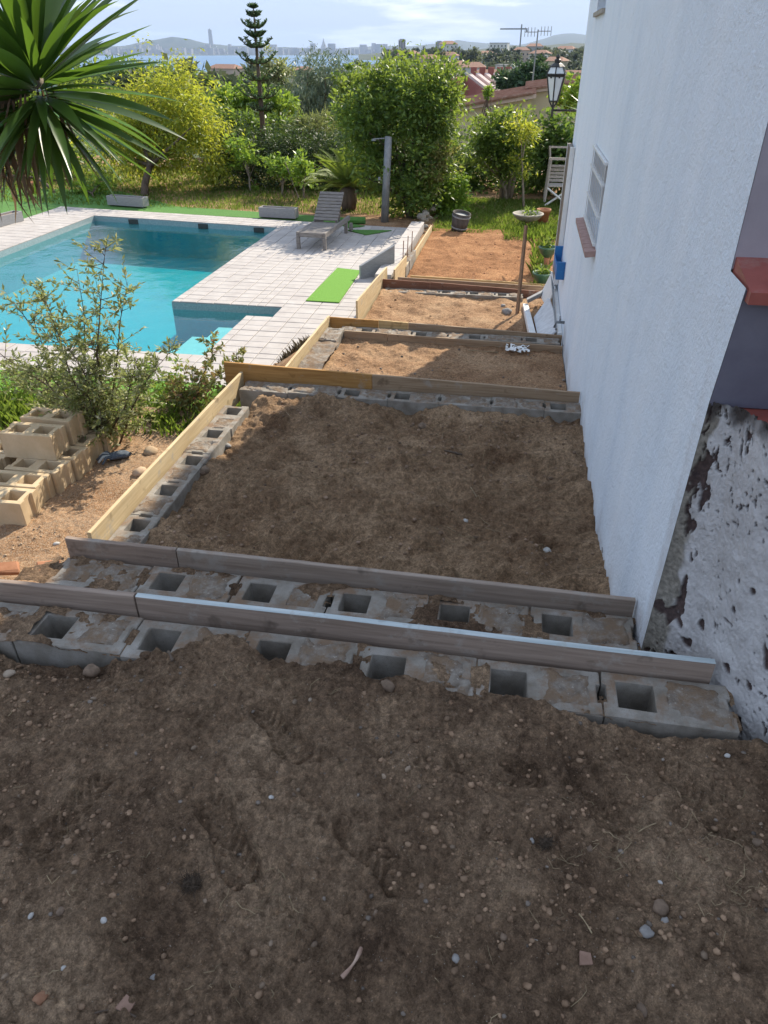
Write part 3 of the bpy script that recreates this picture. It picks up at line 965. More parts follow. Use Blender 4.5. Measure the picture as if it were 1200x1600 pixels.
# rough plinth at the near corner
nu, nv = 330, 280
top_p = np.array([(0.621, 2.157), (0.70, 2.125), (0.755, 2.02), (0.86, 1.9), (1.0, 1.8), (1.5, 1.55), (2.2, 1.35)])
bot_p = np.array([(0.621, 2.216), (0.76, 2.0), (0.84, 1.82), (0.94, 1.68), (1.1, 1.58), (1.6, 1.38), (2.3, 1.2)])
us = np.linspace(0, 6, nu) ** 1.0
us = np.concatenate([np.linspace(0, 4, int(nu * .8)), np.linspace(4, 6, nu - int(nu * .8) + 1)[1:]])
vs_ = np.linspace(0, 1, nv)
k = np.arange(7)
tp = np.stack([np.interp(us, k, top_p[:, i]) for i in (0, 1)], -1)
bp_ = np.stack([np.interp(us, k, bot_p[:, i]) for i in (0, 1)], -1)
UV, VV = np.meshgrid(us, vs_)
ztop = 0.885 - 0.02 * np.abs(fbm(us, us * 0, 3, 3, 77))
PX = bp_[None, :, 0] * (1 - VV) + tp[None, :, 0] * VV
PY = bp_[None, :, 1] * (1 - VV) + tp[None, :, 1] * VV
PZ = -0.25 + (ztop[None] + 0.25) * VV
su = UV * 0.2
sv = VV * 1.13
lump = 0.013 * fbm(su, sv, 4, 2, 81) + 0.004 * fbm(su, sv, 28, 3, 82) + 0.0035 * fbm(su, sv, 90, 2, 83)
pm1 = fbm(su, sv * 0.6, 11, 5, 91, 0.62) + 0.45 * fbm(su, sv, 2.6, 2, 92)
def topn(f, a):
    hi = np.percentile(f[su < 0.62], 100 - a)
    return sstep(hi - 0.03, hi + 0.03, f)


pit = topn(pm1, 8.0)
pit2 = topn(fbm(su, sv, 52, 3, 95) + 0.6 * fbm(su, sv, 3, 2, 96), 4.0)
lowpit = topn(fbm(su, sv, 19, 2, 97) + 0.35 * np.exp(-((sv - 0.4) / 0.2) ** 2), 3.0)
pits = np.clip(np.maximum(np.maximum(pit, pit2), lowpit), 0, 1)
bare = 1 - sstep(0.05, 0.085, su + 0.05 * fbm(su, sv, 12, 3, 99))
grime = sstep(0.93, 1.0, VV + 0.1 * fbm(su, sv, 10, 3, 98))
disp = lump - 0.013 * pits - 0.004 * bare
nrm = np.array((-0.75, -0.66))
edgew = sstep(0, 0.12, UV)
PX, PY = PX + nrm[0] * disp * edgew, PY + nrm[1] * disp * edgew
V = np.stack([PX, PY, PZ], -1).reshape(-1, 3)
ii, jj = np.meshgrid(np.arange(nv - 1), np.arange(len(us) - 1), indexing='ij')
nn = len(us)
F = np.stack([ii * nn + jj, ii * nn + jj + 1, (ii + 1) * nn + jj + 1, (ii + 1) * nn + jj], -1).reshape(-1, 4)
plm, t, b, out = nodes('flaking_plaster')
pos = t.nodes.new('ShaderNodeNewGeometry').outputs['Position']
n1 = noise_node(t, pos, 11, 7, 0.65)
r1 = ramp_node(t, [(0.3, (0.4, 0.38, 0.37)), (0.5, (0.54, 0.525, 0.52)), (0.7, (0.64, 0.625, 0.62))])
t.links.new(n1.outputs[0], r1.inputs[0])
n2 = noise_node(t, pos, 60, 5)
r2 = ramp_node(t, [(0.3, (0.05, 0.035, 0.035)), (0.7, (0.12, 0.08, 0.07))])
t.links.new(n2.outputs[0], r2.inputs[0])
r3 = ramp_node(t, [(0.3, (0.16, 0.145, 0.12)), (0.7, (0.36, 0.33, 0.28))])
t.links.new(n2.outputs[0], r3.inputs[0])


def attr(t, nme):
    a = t.nodes.new('ShaderNodeAttribute')
    a.attribute_name = nme
    return a.outputs['Fac']


cc = mixc(t, r1.outputs[0], r3.outputs[0], attr(t, 'bare'))
cc = mixc(t, cc, (0.06, 0.05, 0.045), attr(t, 'grime'))
cc = mixc(t, cc, r2.outputs[0], attr(t, 'pits'))
t.links.new(cc, b.inputs['Base Color'])
b.inputs['Roughness'].default_value = 0.95
bmp = t.nodes.new('ShaderNodeBump')
bmp.inputs['Strength'].default_value = 0.8
bmp.inputs['Distance'].default_value = 0.008
n4 = noise_node(t, pos, 150, 6, 0.7)
t.links.new(n4.outputs[0], bmp.inputs['Height'])
t.links.new(bmp.outputs[0], b.inputs['Normal'])
npobj('plinth', V, F, plm, house, smooth=True, attrs={'pits': pits.ravel(), 'bare': bare.ravel(), 'grime': grime.ravel()},
      label='flaking rough white plaster plinth with brown pits at the near corner')
mb = MB()
tt = [(x + 0.012, y + 0.012) for x, y in top_p]
for i in range(6):
    (xa, ya), (xb, yb) = tt[i], tt[i + 1]
    mb.add([(xa, ya, 0.862), (xb, yb, 0.862), (xb, 2.5, 0.872), (xa, 2.5, 0.872)], [(0, 1, 2, 3)])
mb.build('plinth_ledge', red_tile, house)

# ================================================================== BLOCK COURSES
def block_mesh(name, mat, L=0.404, W=0.195, Hh=0.19):
    xb = [-L / 2, -L / 2 + 0.014, -L / 2 + 0.046, -0.036, 0.036, L / 2 - 0.046, L / 2 - 0.014, L / 2]
    yb = [-W / 2, -0.058, -0.04, 0.04, 0.058, W / 2]
    def solid(i, j):
        if i < 0 or j < 0 or i >= 7 or j >= 5:
            return False
        if i in (2, 4) and 1 <= j <= 3:
            return False
        if i in (0, 6) and j == 2:
            return False
        return True
    mb = MB()
    for i in range(7):
        for j in range(5):
            if not solid(i, j):
                continue
            x0, x1, y0, y1 = xb[i], xb[i + 1], yb[j], yb[j + 1]
            mb.add([(x0, y0, 0), (x1, y0, 0), (x1, y1, 0), (x0, y1, 0)], [(0, 1, 2, 3)])
            mb.add([(x0, y0, -Hh), (x1, y0, -Hh), (x1, y1, -Hh), (x0, y1, -Hh)], [(3, 2, 1, 0)])
            for di, dj, a, b_ in ((-1, 0, (x0, y1), (x0, y0)), (1, 0, (x1, y0), (x1, y1)), (0, -1, (x0, y0), (x1, y0)), (0, 1, (x1, y1), (x0, y1))):
                if not solid(i + di, j + dj):
                    mb.add([(*a, -Hh), (*b_, -Hh), (*b_, 0), (*a, 0)], [(0, 1, 2, 3)])
    me = mb.mesh(name, mat)
    bm = bmesh.new()
    bm.from_mesh(me)
    bmesh.ops.remove_doubles(bm, verts=bm.verts, dist=1e-4)
    bmesh.ops.dissolve_limit(bm, angle_limit=0.01, verts=bm.verts, edges=bm.edges)
    bmesh.ops.recalc_face_normals(bm, faces=bm.faces)
    ed = [e for e in bm.edges if len(e.link_faces) == 2 and e.calc_face_angle(0) > 0.5]
    bmesh.ops.bevel(bm, geom=ed, offset=0.0035, segments=1, affect='EDGES')
    for v in bm.verts:
        v.co += Vector((random.uniform(-1, 1), random.uniform(-1, 1), random.uniform(-1, 1))) * 0.0014
    bm.to_mesh(me)
    bm.free()
    return me


BLK = [block_mesh('concrete_block', concrete) for _ in range(4)]
BLKN = [block_mesh('concrete_block', concrete_new_lit, 0.395) for _ in range(3)]


def fill_mesh(seed, lvl, w=0.185, d=0.185):
    gx, gy = np.linspace(-w / 2 - 0.003, w / 2 + 0.003, 22), np.linspace(-d / 2 - 0.003, d / 2 + 0.003, 22)
    GX, GY = np.meshgrid(gx, gy)
    Z = lvl + 0.012 * fbm(GX + seed, GY, 14, 3, seed) + 0.5 * clods(GX + seed, GY, 0.02, seed + 5, 0.6, 0.4)
    Z = Z - 0.02 * sstep(0.06, 0.098, np.maximum(np.abs(GX), np.abs(GY)) + 0.045 * fbm(GX + seed, GY, 22, 3, seed + 9))
    ii, jj = np.meshgrid(np.arange(21), np.arange(21), indexing='ij')
    F = np.stack([ii * 22 + jj, ii * 22 + jj + 1, (ii + 1) * 22 + jj + 1, (ii + 1) * 22 + jj], -1).reshape(-1, 4)
    me = mesh_np('mortar_fill', np.stack([GX, GY, Z], -1).reshape(-1, 3), F, True)
    me.materials.append(mortar)
    return me


FILLS = [fill_mesh(100 + k, l) for k, l in enumerate((0.007, 0.005, 0.002, 0.008, -0.004))]


def block_row(label, start, n, axis, pattern, z, pitch=0.407, names=None):
    root = thing('block_course', label, 'block course', (start[0], start[1], z - 0.19))
    for i in range(n):
        o = put(bpy.data.objects.new('concrete_block', BLK[(i * 3 + n) % 4]), root)
        d = i * pitch
        jig = random.uniform(-0.004, 0.004)
        o.location = ((d, jig, 0.19 + random.uniform(-0.004, 0.004)) if axis == 'x' else (jig, d, 0.19 + random.uniform(-0.004, 0.004)))
        o.rotation_euler = (0, random.uniform(-.006, .006), (0 if axis == 'x' else R(90)) + random.uniform(-0.012, 0.012) + (R(180) if i % 3 == 1 else 0))
        flip = -1 if i % 3 == 1 else 1
        for c in (-1, 1):
            if pattern[(i * 2 + (0 if c * flip < 0 else 1)) % len(pattern)] == 'f':
                f = put(bpy.data.objects.new('mortar_fill', FILLS[random.randrange(5)]), o)
                f.location = (c * 0.096, 0, 0)
                f.rotation_euler = (0, 0, random.choice((0, R(180))))
    return root


# holes photographed at x -1.54 -1.11 -.70 -.28 .12 .52 (front course), -1.35 ... .32 (second)
block_row('nearest course of hollow concrete blocks half buried in the front soil', (-1.834, 1.79), 7, 'x', 'of', 0.0, 0.409)
block_row('second course of hollow concrete blocks below the blue edged plank', (-1.65, 2.295), 6, 'x', 'ff' + 'of' * 5, -0.16, 0.411)
block_row('concrete block course at the far end of the large brown bed', (-1.88, 5.335), 7, 'x', 'ffffofof', -0.55, 0.405)
block_row('concrete block course running along the left edge of the brown bed', (-2.015, 2.76), 6, 'y', 'fo', -0.57, 0.404)
block_row('concrete block course between the second and third soil beds', (-1.62, 7.8), 6, 'x', 'fof', -0.87, 0.4)
block_row('concrete block course under the reddish plank by the wooden stake', (-1.6, 10.62), 5, 'x', 'ofof', -1.19, 0.4)
block_row('mortar filled blocks at the left end of the second bed', (-1.87, 7.55), 1, 'y', 'ff', -0.84)
stub = block_row('short blocks with rusty rebar beside the lowest orange bed', (-1.78, 12.2), 3, 'y', 'f', -1.2)
for k in range(3):
    MB().tube([(-1.78 + 0.02 * k, 12.28 + 0.38 * k, -1.3), (-1.77 + 0.02 * k, 12.3 + 0.38 * k, -0.86)], 0.008, 6).build('rebar', rust, stub)


def spill(label, y0, y1, ztop, holes, seed, lift, mat):
    st = 0.007
    gx, gy = np.arange(-2.0, 0.84, st), np.arange(y0, y1, st)
    GX, GY = np.meshgrid(gx, gy)
    Z = ztop + lift + 0.03 * fbm(GX, GY, 4.5, 3, seed) + 0.016 * fbm(GX, GY, 22, 3, seed + 5) + 0.6 * clods(GX, GY, 0.02, seed + 9, 0.5, 0.42)
    n = len(gx)
    ii, jj = np.meshgrid(np.arange(len(gy) - 1), np.arange(n - 1), indexing='ij')
    cx, cz, cy2 = gx[jj] + st / 2, Z[:-1, :-1], gy[ii] + st / 2
    ok = cz > ztop - 0.012
    yc = (y0 + y1) / 2
    for hx in holes:
        ok &= ~((np.abs(cx - hx) < 0.064) & (np.abs(cy2 - yc) < 0.064))
    F = np.stack([ii * n + jj, ii * n + jj + 1, (ii + 1) * n + jj + 1, (ii + 1) * n + jj], -1)[ok]
    npobj('spilled_soil', np.stack([GX, GY, Z], -1).reshape(-1, 3), F, mat, smooth=True, label=label, cat='soil', kind='stuff')


spill('soil spilled over the nearest block course', 1.69, 1.89, 0.0, [-1.93 + 0.409 * k for k in range(7)], 601, -0.006, soil_front)
spill('soil spilled over the second block course', 2.2, 2.4, -0.16, [-1.335 + 0.411 * k for k in range(5)], 611, -0.009, soil_front)
# poured concrete strip in front of the filled block on the second bed
grid_obj('poured_footing', -1.97, -1.72, 5.56, 7.34, 0.02, lambda x, y: -0.85 + 0.03 * fbm(x, y, 6, 4, 66) + 0.5 * clods(x, y, 0.05, 67, 0.5, 0.4), mortar)


# ================================================================== FORMWORK PLANKS
def plank(label, p0, p1, z0, z1, mat, th=0.024, bend=0.004, tops=None, top_mat=None, seed=0):
    """upright plank from p0 to p1 (plan), from z0 to z1 (each a pair for the two ends)"""
    p0, p1 = Vector(p0), Vector(p1)
    n = 14
    d = (p1 - p0)
    side = Vector((-d.y, d.x)).normalized() * th / 2
    base = Vector(((p0.x + p1.x) / 2, (p0.y + p1.y) / 2, min(z0)))
    vs, fs = [], []
    for i in range(n + 1):
        t_ = i / n
        c = p0.lerp(p1, t_) + side / th * 2 * (bend * math.sin(math.pi * t_) + 0.0015 * random.uniform(-1, 1))
        a, b_ = z0[0] + (z0[1] - z0[0]) * t_, z1[0] + (z1[1] - z1[0]) * t_ + random.uniform(-1, 1) * 0.0012
        e = 0.003
        ring = [(c - side, a), (c + side, a), (c + side, b_ - e), (c + side * 0.78, b_), (c - side * 0.78, b_), (c - side, b_ - e)]
        vs += [(q.x - base.x, q.y - base.y, z - base.z) for q, z in ring]
    for i in range(n):
        for k in range(6):
            k2 = (k + 1) % 6
            fs.append((i * 6 + k, i * 6 + k2, (i + 1) * 6 + k2, (i + 1) * 6 + k))
    fs += [tuple(range(6)), tuple(n * 6 + k for k in range(6))[::-1]]
    me = bpy.data.meshes.new('formwork_plank')
    me.from_pydata(vs, [], fs)
    bm = bmesh.new()
    bm.from_mesh(me)
    bmesh.ops.recalc_face_normals(bm, faces=bm.faces)
    bm.to_mesh(me)
    bm.free()
    me.materials.append(mat)
    if top_mat:
        me.materials.append(top_mat)
        for p in me.polygons:
            if p.normal.z > 0.5:
                p.material_index = 1
    o = put(bpy.data.objects.new('formwork_plank', me), None, label, 'plank', 'formwork planks of the terrace steps')
    o.location = base
    return o


plank('weathered grey plank cut off by the left edge, nearest the camera', (-2.12, 1.915), (-1.262, 1.925), (-0.06, -0.06), (0.074, 0.074), w_gry_x, bend=0)
plank('long weathered plank with a pale blue top edge, nearest the camera', (-1.255, 1.93), (0.775, 1.915), (-0.06, -0.06), (0.072, 0.078), w_gry_x, top_mat=w_blue_x)
plank('short grey plank on the second block course, left end', (-1.86, 2.425), (-1.34, 2.43), (-0.25, -0.25), (-0.075, -0.08), w_gry_x, bend=0)
plank('long grey plank along the near edge of the large brown bed', (-1.335, 2.43), (0.61, 2.42), (-0.25, -0.25), (-0.08, -0.09), w_gry2_x)
plank('yellow plank running down the left side of the large brown bed', (-2.14, 2.98), (-2.12, 5.43), (-0.66, -0.68), (-0.45, -0.475), w_yel_y)
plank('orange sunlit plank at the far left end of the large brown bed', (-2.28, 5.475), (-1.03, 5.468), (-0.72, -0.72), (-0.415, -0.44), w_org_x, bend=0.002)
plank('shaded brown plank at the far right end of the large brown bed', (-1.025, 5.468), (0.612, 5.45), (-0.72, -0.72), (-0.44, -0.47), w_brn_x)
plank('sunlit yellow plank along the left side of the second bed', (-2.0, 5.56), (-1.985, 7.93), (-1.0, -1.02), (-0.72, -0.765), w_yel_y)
plank('left end plank between the second and third beds', (-1.985, 7.95), (-1.42, 7.945), (-1.05, -1.05), (-0.785, -0.795), w_org_x, bend=0)
plank('middle short plank between the second and third beds', (-1.415, 7.945), (-1.08, 7.94), (-1.05, -1.05), (-0.79, -0.8), w_yel_x, bend=0)
plank('long right hand plank between the second and third beds', (-1.075, 7.94), (0.61, 7.92), (-1.05, -1.05), (-0.8, -0.845), w_brn_x)
plank('low plank lying against the blocks of the second bed, left piece', (-1.75, 7.675), (-1.27, 7.672), (-0.98, -0.98), (-0.84, -0.845), w_brn_x, bend=0)
plank('low plank lying against the blocks of the second bed, right piece', (-1.265, 7.672), (0.61, 7.66), (-0.98, -0.98), (-0.85, -0.875), w_brn_x)
plank('tall pale plank on the left side of the third bed', (-1.885, 9.0), (-1.86, 11.15), (-1.33, -1.36), (-0.9, -1.0), w_yel_y)
plank('short pale plank continuing the side of the third bed', (-1.72, 11.0), (-1.70, 12.1), (-1.4, -1.4), (-1.0, -1.05), w_yel_y)
plank('reddish brown plank at the far end of the third bed, left piece', (-1.85, 10.76), (-1.15, 10.755), (-1.3, -1.3), (-1.08, -1.095), w_red_x, bend=0)
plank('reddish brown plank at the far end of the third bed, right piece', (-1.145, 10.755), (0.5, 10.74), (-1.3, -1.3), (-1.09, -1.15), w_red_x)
plank('thin brown plank just behind the reddish plank', (-1.66, 10.98), (0.52, 10.95), (-1.36, -1.36), (-1.1, -1.13), w_brn_x)
plank('yellow plank at the near edge of the lowest orange bed', (-1.5, 11.22), (0.54, 11.18), (-1.4, -1.4), (-1.13, -1.16), w_yel_x)
plank('pale plank along the left edge of the lowest orange bed', (-1.7, 12.15), (-1.69, 15.7), (-1.42, -1.42), (-1.2, -1.26), w_yel_y)
plank('small offcut plank standing on the deck beside the third bed', (-2.0, 8.98), (-1.9, 8.975), (-1.36, -1.36), (-1.12, -1.12), w_brn_x, bend=0)

# ================================================================== BLOCK STACK
def loose_block(label, x, y, z, rz=0, k=0):
    o = put(bpy.data.objects.new('concrete_block', BLKN[k % 3]), None, label, 'concrete block', 'stack of new blocks on the gravel')
    me = o.data
    o.location = (x, y, z)
    o.rotation_euler = (0, 0, rz)
    return o


loose_block('new concrete block on top of the stack, nearer of the two', -3.25, 4.2, -0.5, R(1.5), 0)
loose_block('new concrete block on top of the stack, farther of the two', -3.25, 4.455, -0.5, R(-1.5), 1)
for k, (y_, dx, s_) in enumerate(((3.62, 0.02, 'nearest'), (3.83, -0.0, 'second nearest'), (4.04, 0.03, 'third nearest'), (4.25, 0.05, 'fourth'), (4.46, 0.03, 'fifth'), (4.67, 0.06, 'farthest'))):
    loose_block('new concrete block in the bottom layer of the stack, %s of the row' % s_, -3.19 + dx, y_, -0.69, R(random.uniform(-2, 2)), k)
for k, y_ in enumerate((3.85, 4.06, 4.27)):
    loose_block('new concrete block in the bottom layer beside the left edge, %s' % ('nearer', 'middle', 'farther')[k], -3.66, y_, -0.7, 0, k)
o = MB().box(-3.75, -2.98, 3.5, 4.72, -0.93, -0.888).build('paving_slab', mortar, None, bevel=0.008, jitter=0.004, label='thin concrete slab under the block stack', cat='slab')


# ================================================================== STONES, STICKS, RUBBLE
def ico(sub):
    bm = bmesh.new()
    bmesh.ops.create_icosphere(bm, subdivisions=sub, radius=1)
    v = np.array([x.co[:] for x in bm.verts])
    f = np.array([[q.index for q in p.verts] for p in bm.faces])
    bm.free()
    return v, f


ICO1, ICO2 = ico(1), ico(2)


def stone_verts(base, seed, s=(1, 1, .7), rough=0.25):
    v = base[0]
    d = 1 + rough * 2 * (vnoise(v[:, 0] * 1.7 + seed * 3.1, v[:, 1] * 1.7 + v[:, 2] * 1.3, seed))
    v = v * d[:, None] * np.array(s)
    a = seed * 2.399
    c, s_ = math.cos(a), math.sin(a)
    return np.stack([v[:, 0] * c - v[:, 1] * s_, v[:, 0] * s_ + v[:, 1] * c, v[:, 2]], -1)


def scatter_stones(name, n, xr, yr, fn, smin, smax, mat, parent=None, label=None, cat=None, seed=0, filt=None, pw=3):
    r = np.random.default_rng(seed)
    x, y = r.uniform(*xr, n), r.uniform(*yr, n)
    if filt is not None:
        k = filt(x, y)
        x, y = x[k], y[k]
    kk = fbm(x, y, 3.0, 3, seed + 70) > -0.25 + 0.55 * r.random(len(x))
    x, y = x[kk], y[kk]
    z = fn(x, y)
    protos = [stone_verts(ICO1, k + seed, (1, r.uniform(.6, 1), r.uniform(.5, .85)), 0.3) for k in range(12)]
    Vs, Fs = [], []
    for i in range(len(x)):
        s = smin + (smax - smin) * r.random() ** pw
        v = protos[i % 12] * s
        Vs.append(v + (x[i], y[i], z[i] + s * 0.2))
        Fs.append(ICO1[1] + 42 * i if len(ICO1[0]) == 42 else ICO1[1] + len(ICO1[0]) * i)
    return npobj(name, np.concatenate(Vs), np.concatenate(Fs), mat, parent, smooth=True, label=label, cat=cat, kind='stuff')


fs_ok = lambda x, y: y < 1.63 + 0 * x
scatter_stones('soil_crumbs', 8500, (-1.7, 1.3), (0.55, 1.64), h_front, 0.0016, 0.0115, pm('soil_crumb', [(0.3, (0.135, 0.082, 0.05)), (0.7, (0.34, 0.23, 0.148))], 30, 0.95, 4, 0.5, 200, 0.004, island=0.35), label='loose soil crumbs all over the dark foreground soil', cat='soil', seed=3, pw=5)
scatter_stones('grit', 500, (-1.7, 1.3), (0.55, 1.64), h_front, 0.002, 0.009, stone_mix, label='fine pale grit in the foreground soil', cat='gravel', seed=4)
scatter_stones('pebbles', 420, (-1.7, 1.3), (0.55, 1.62), h_front, 0.003, 0.0115, pm('pebble_tan', [(0.3, (0.15, 0.105, 0.07)), (0.6, (0.25, 0.185, 0.13)), (0.8, (0.34, 0.28, 0.22))], 25, 0.85, 4, 0.3, 120, 0.004, island=0.35), label='small rounded brown pebbles scattered in the foreground soil', cat='gravel', seed=14, pw=2.2)
scatter_stones('bed_rubble', 3600, (-1.85, 0.6), (2.5, 5.2), h_t2, 0.003, 0.017, pm('bed_crumb', [(0.3, (0.15, 0.095, 0.062)), (0.7, (0.3, 0.21, 0.145))], 30, 0.95, 4, 0.5, 200, 0.004, island=0.4), label='small clods and stones scattered over the large brown bed', cat='soil', seed=5, pw=4)
scatter_stones('second_bed_rubble', 600, (-1.7, 0.6), (5.55, 7.6), h_t3, 0.004, 0.02, stone_mix, label='dry clods scattered over the second soil bed', cat='soil', seed=6, pw=4)
scatter_stones('third_bed_rubble', 500, (-1.75, 0.6), (8.05, 10.5), h_t4, 0.004, 0.024, pm('dry_crumb', [(0.3, (0.16, 0.09, 0.05)), (0.7, (0.33, 0.22, 0.14))], 30, 0.95, island=0.3), label='dry clods scattered over the third soil bed', cat='soil', seed=7, pw=4)
scatter_stones('lowest_bed_rubble', 500, (-1.6, 1.1), (11.3, 15.7), h_t5, 0.005, 0.028, pm('red_crumb', [(0.3, (0.24, 0.11, 0.055)), (0.7, (0.42, 0.22, 0.12))], 30, 0.95, island=0.3), label='orange clods scattered over the lowest bed', cat='soil', seed=8, pw=4)
scatter_stones('gravel_stones', 7500, (-3.3, -2.17), (2.1, 5.0), h_path, 0.004, 0.013, pm('gravel_stone', [(0.3, (0.3, 0.2, 0.12)), (0.7, (0.5, 0.4, 0.29))], 40, 0.9, island=0.35), label='pale orange gravel between the block stack and the yellow plank', cat='gravel', seed=9)


def stone(label, px, py, z, r, mat, seed, fn=None, s=(1, .8, .65), name='stone', rough=0.3, group=None):
    p = pz(px, py, z)
    zz = float(fn(np.array([p.x]), np.array([p.y]))[0]) if fn else z
    v = stone_verts(ICO2, seed, s, rough) * r
    me = mesh_np(name, v, ICO2[1], True)
    me.materials.append(mat)
    o = put(bpy.data.objects.new(name, me), None, label, 'stone', group)
    o.location = (p.x, p.y, zz + r * s[2] * 0.35)
    return o


brown_tan = pm('tan_boulder', [(0.3, (0.3, 0.21, 0.13)), (0.7, (0.44, 0.33, 0.22))], 20, 0.9, 5, 0.4, 60, 0.006)
brown_stone = pm('brown_stone', [(0.3, (0.12, 0.085, 0.06)), (0.7, (0.24, 0.17, 0.12))], 40, 0.9, 5, 0.4, 120, 0.004)
grey_stone = pm('grey_stone', [(0.3, (0.2, 0.19, 0.18)), (0.7, (0.34, 0.32, 0.3))], 40, 0.85, 5, 0.4, 120, 0.004)
for lab, x_, y_, r_, m_, s_ in (
        ('brown stone among dry roots, largest in the lower right soil', 1030, 1422, .021, brown_stone, 11),
        ('small grey stone just right below the largest brown stone', 1036, 1446, .011, grey_stone, 12),
        ('flat grey green stone left below the largest brown stone', 1006, 1466, .016, grey_stone, 13),
        ('smooth grey pebble right of the pale stick', 711, 1507, .0105, grey_stone, 14),
        ('round brown stone at lower left beside a small twig', 102, 1440, .0145, brown_stone, 15),
        ('orange brown broken stone at the bottom left corner', 68, 1565, .018, pm('orange_stone', [(0.3, (0.26, 0.13, 0.075)), (0.7, (0.4, 0.23, 0.14))], 40, 0.9, 5, 0.4, 120, 0.004), 16),
        ('white pebble in the soil below the left boot print', 425, 1256, .0075, stone_white, 17),
        ('bluish white pebble at lower left', 169, 1456, .0085, stone_white, 18),
        ('pale pebble left of the bluish white pebble', 55, 1446, .008, stone_white, 19),
        ('small white pebble above the bottom left stone', 104, 1525, .0065, stone_white, 20),
        ('white chip by the plaster plinth at the right edge', 1137, 1179, .0095, stone_white, 21),
        ('white pebble right of centre among dark crumbs', 1032, 1377, .0065, stone_white, 22),
        ('round tan pebble above the pale stick', 588, 1447, .008, brown_stone, 23),
        ('dark round pebble left of the pale stick', 490, 1473, .0095, brown_stone, 24),
        ('grey pebble at the bottom below the root clump', 240, 1530, .009, grey_stone, 25),
        ('round brown pebble between the two large boot prints', 460, 1255, .0075, brown_stone, 26),
        ('grey pebble in the middle right soil', 830, 1320, .008, grey_stone, 27),
        ('brown pebble in the middle right soil beside a grey pebble', 921, 1330, .009, brown_stone, 28),
        ('brown stone at the right edge of the soil', 1178, 1327, .014, brown_stone, 29),
        ('purplish stone low in the centre right soil', 785, 1470, .013, brown_stone, 30),
        ('brown stone at the bottom right of the soil', 1002, 1580, .015, brown_stone, 31),
        ('tan pebble near the lower centre', 658, 1397, .0075, brown_stone, 32),
        ('round pale brown stone on the soil at the far left edge', 14, 1050, .02, pm('tan_stone', [(0.3, (0.3, 0.23, 0.17)), (0.7, (0.42, 0.34, 0.26))], 40, 0.9, 5, 0.4, 120, 0.004), 33),
        ('lumpy mortar clod in front of the leftmost open block', 140, 1038, .032, brown_stone, 34),
        ('pinkish lump of clay before the middle blocks', 605, 1078, .026, brown_stone, 35),
        ('dark clod at the foot of the right hand blocks', 1020, 1128, .014, brown_stone, 36)):
    stone(lab, x_, y_, 0, r_, m_, s_, h_front)
for lab, x_, y_, r_, m_, s_ in (
        ('brown rock against the left block course of the brown bed', 320, 738, .05, brown_stone, 41),
        ('grey chunk at the foot of the left block course', 225, 838, .035, grey_stone, 42),
        ('grey stone by the left block course, farther up', 355, 690, .03, grey_stone, 43),
        ('pale stone at the wall foot near the plank end', 942, 888, .035, grey_stone, 44),
        ('grey stone tight against the wall foot', 938, 822, .028, grey_stone, 45),
        ('tan flat chip right of the bed centre', 852, 872, .03, stone_white, 46),
        ('bluish pebble in the middle of the brown bed', 728, 808, .017, stone_white, 47),
        ('pale broken chip near the far edge of the brown bed', 660, 664, .04, brown_stone, 48),
        ('white chip by the far block course', 812, 643, .022, stone_white, 49),
        ('pale lump at the far left corner of the brown bed', 440, 611, .028, grey_stone, 50)):
    stone(lab, x_, y_, -0.62, r_, m_, s_, h_t2)
for lab, x_, y_, r_, m_, s_ in (
        ('tan boulder chunk leaning on the yellow plank', 235, 705, .065, brown_tan, 61),
        ('flat tan stone below the boulder chunk', 218, 738, .055, pm('tan_slab', [(0.3, (0.4, 0.27, 0.17)), (0.7, (0.52, 0.38, 0.26))], 20, 0.9, 5, 0.4, 60, 0.006), 62),
        ('small pale stone on the gravel near the plank end', 87, 845, .02, stone_white, 63)):
    stone(lab, x_, y_, -0.84, r_, m_, s_, h_path, (1, .8, .6))
for lab, x_, y_, sz in (('broken brick at the left edge behind the near plank', 14, 893, (.11, .07, .045)), ('broken brick half on the gravel behind the near plank', 78, 893, (.12, .08, .05))):
    p = pz(x_, y_, -0.62)
    MB().obox((p.x, p.y, -0.60), sz, (0.3, 0.25, 0.6)).build('brick', terra, None, bevel=0.008, jitter=0.006, label=lab, cat='brick')
p = pz(75, 905, -0.55)
grid_obj('orange_spoil', p.x - 0.75, p.x + 0.62, p.y - 0.55, p.y + 0.3, 0.02,
         lambda x, y: -1.0 + 0.37 * np.exp(-(((x - p.x) / 0.5) ** 2 + ((y - p.y + 0.1) / 0.3) ** 2)) + 0.03 * fbm(x, y, 9, 3, 3) + 0.5 * clods(x, y, 0.05, 3, .5, .4), soil_red)


def litter(name, label, px, py, z, fn, L, wd, ang, mat, cat, th=0.004, curve=0.0):
    p = pz(px, py, z)
    zz = float(fn(np.array([p.x]), np.array([p.y]))[0])
    pts = [(math.cos(ang) * L * (t_ - .5) - math.sin(ang) * curve * math.sin(math.pi * t_), math.sin(ang) * L * (t_ - .5) + math.cos(ang) * curve * math.sin(math.pi * t_), wd + 0.004 + 0.004 * math.sin(3 * t_)) for t_ in np.linspace(0, 1, 7)]
    o = MB().tube(pts, [wd * (0.75 + 0.25 * math.sin(2 + 5 * i)) for i in range(7)], 7).build(name, mat, None, True, label=label, cat=cat)
    o.location = (p.x, p.y, zz)
    return o


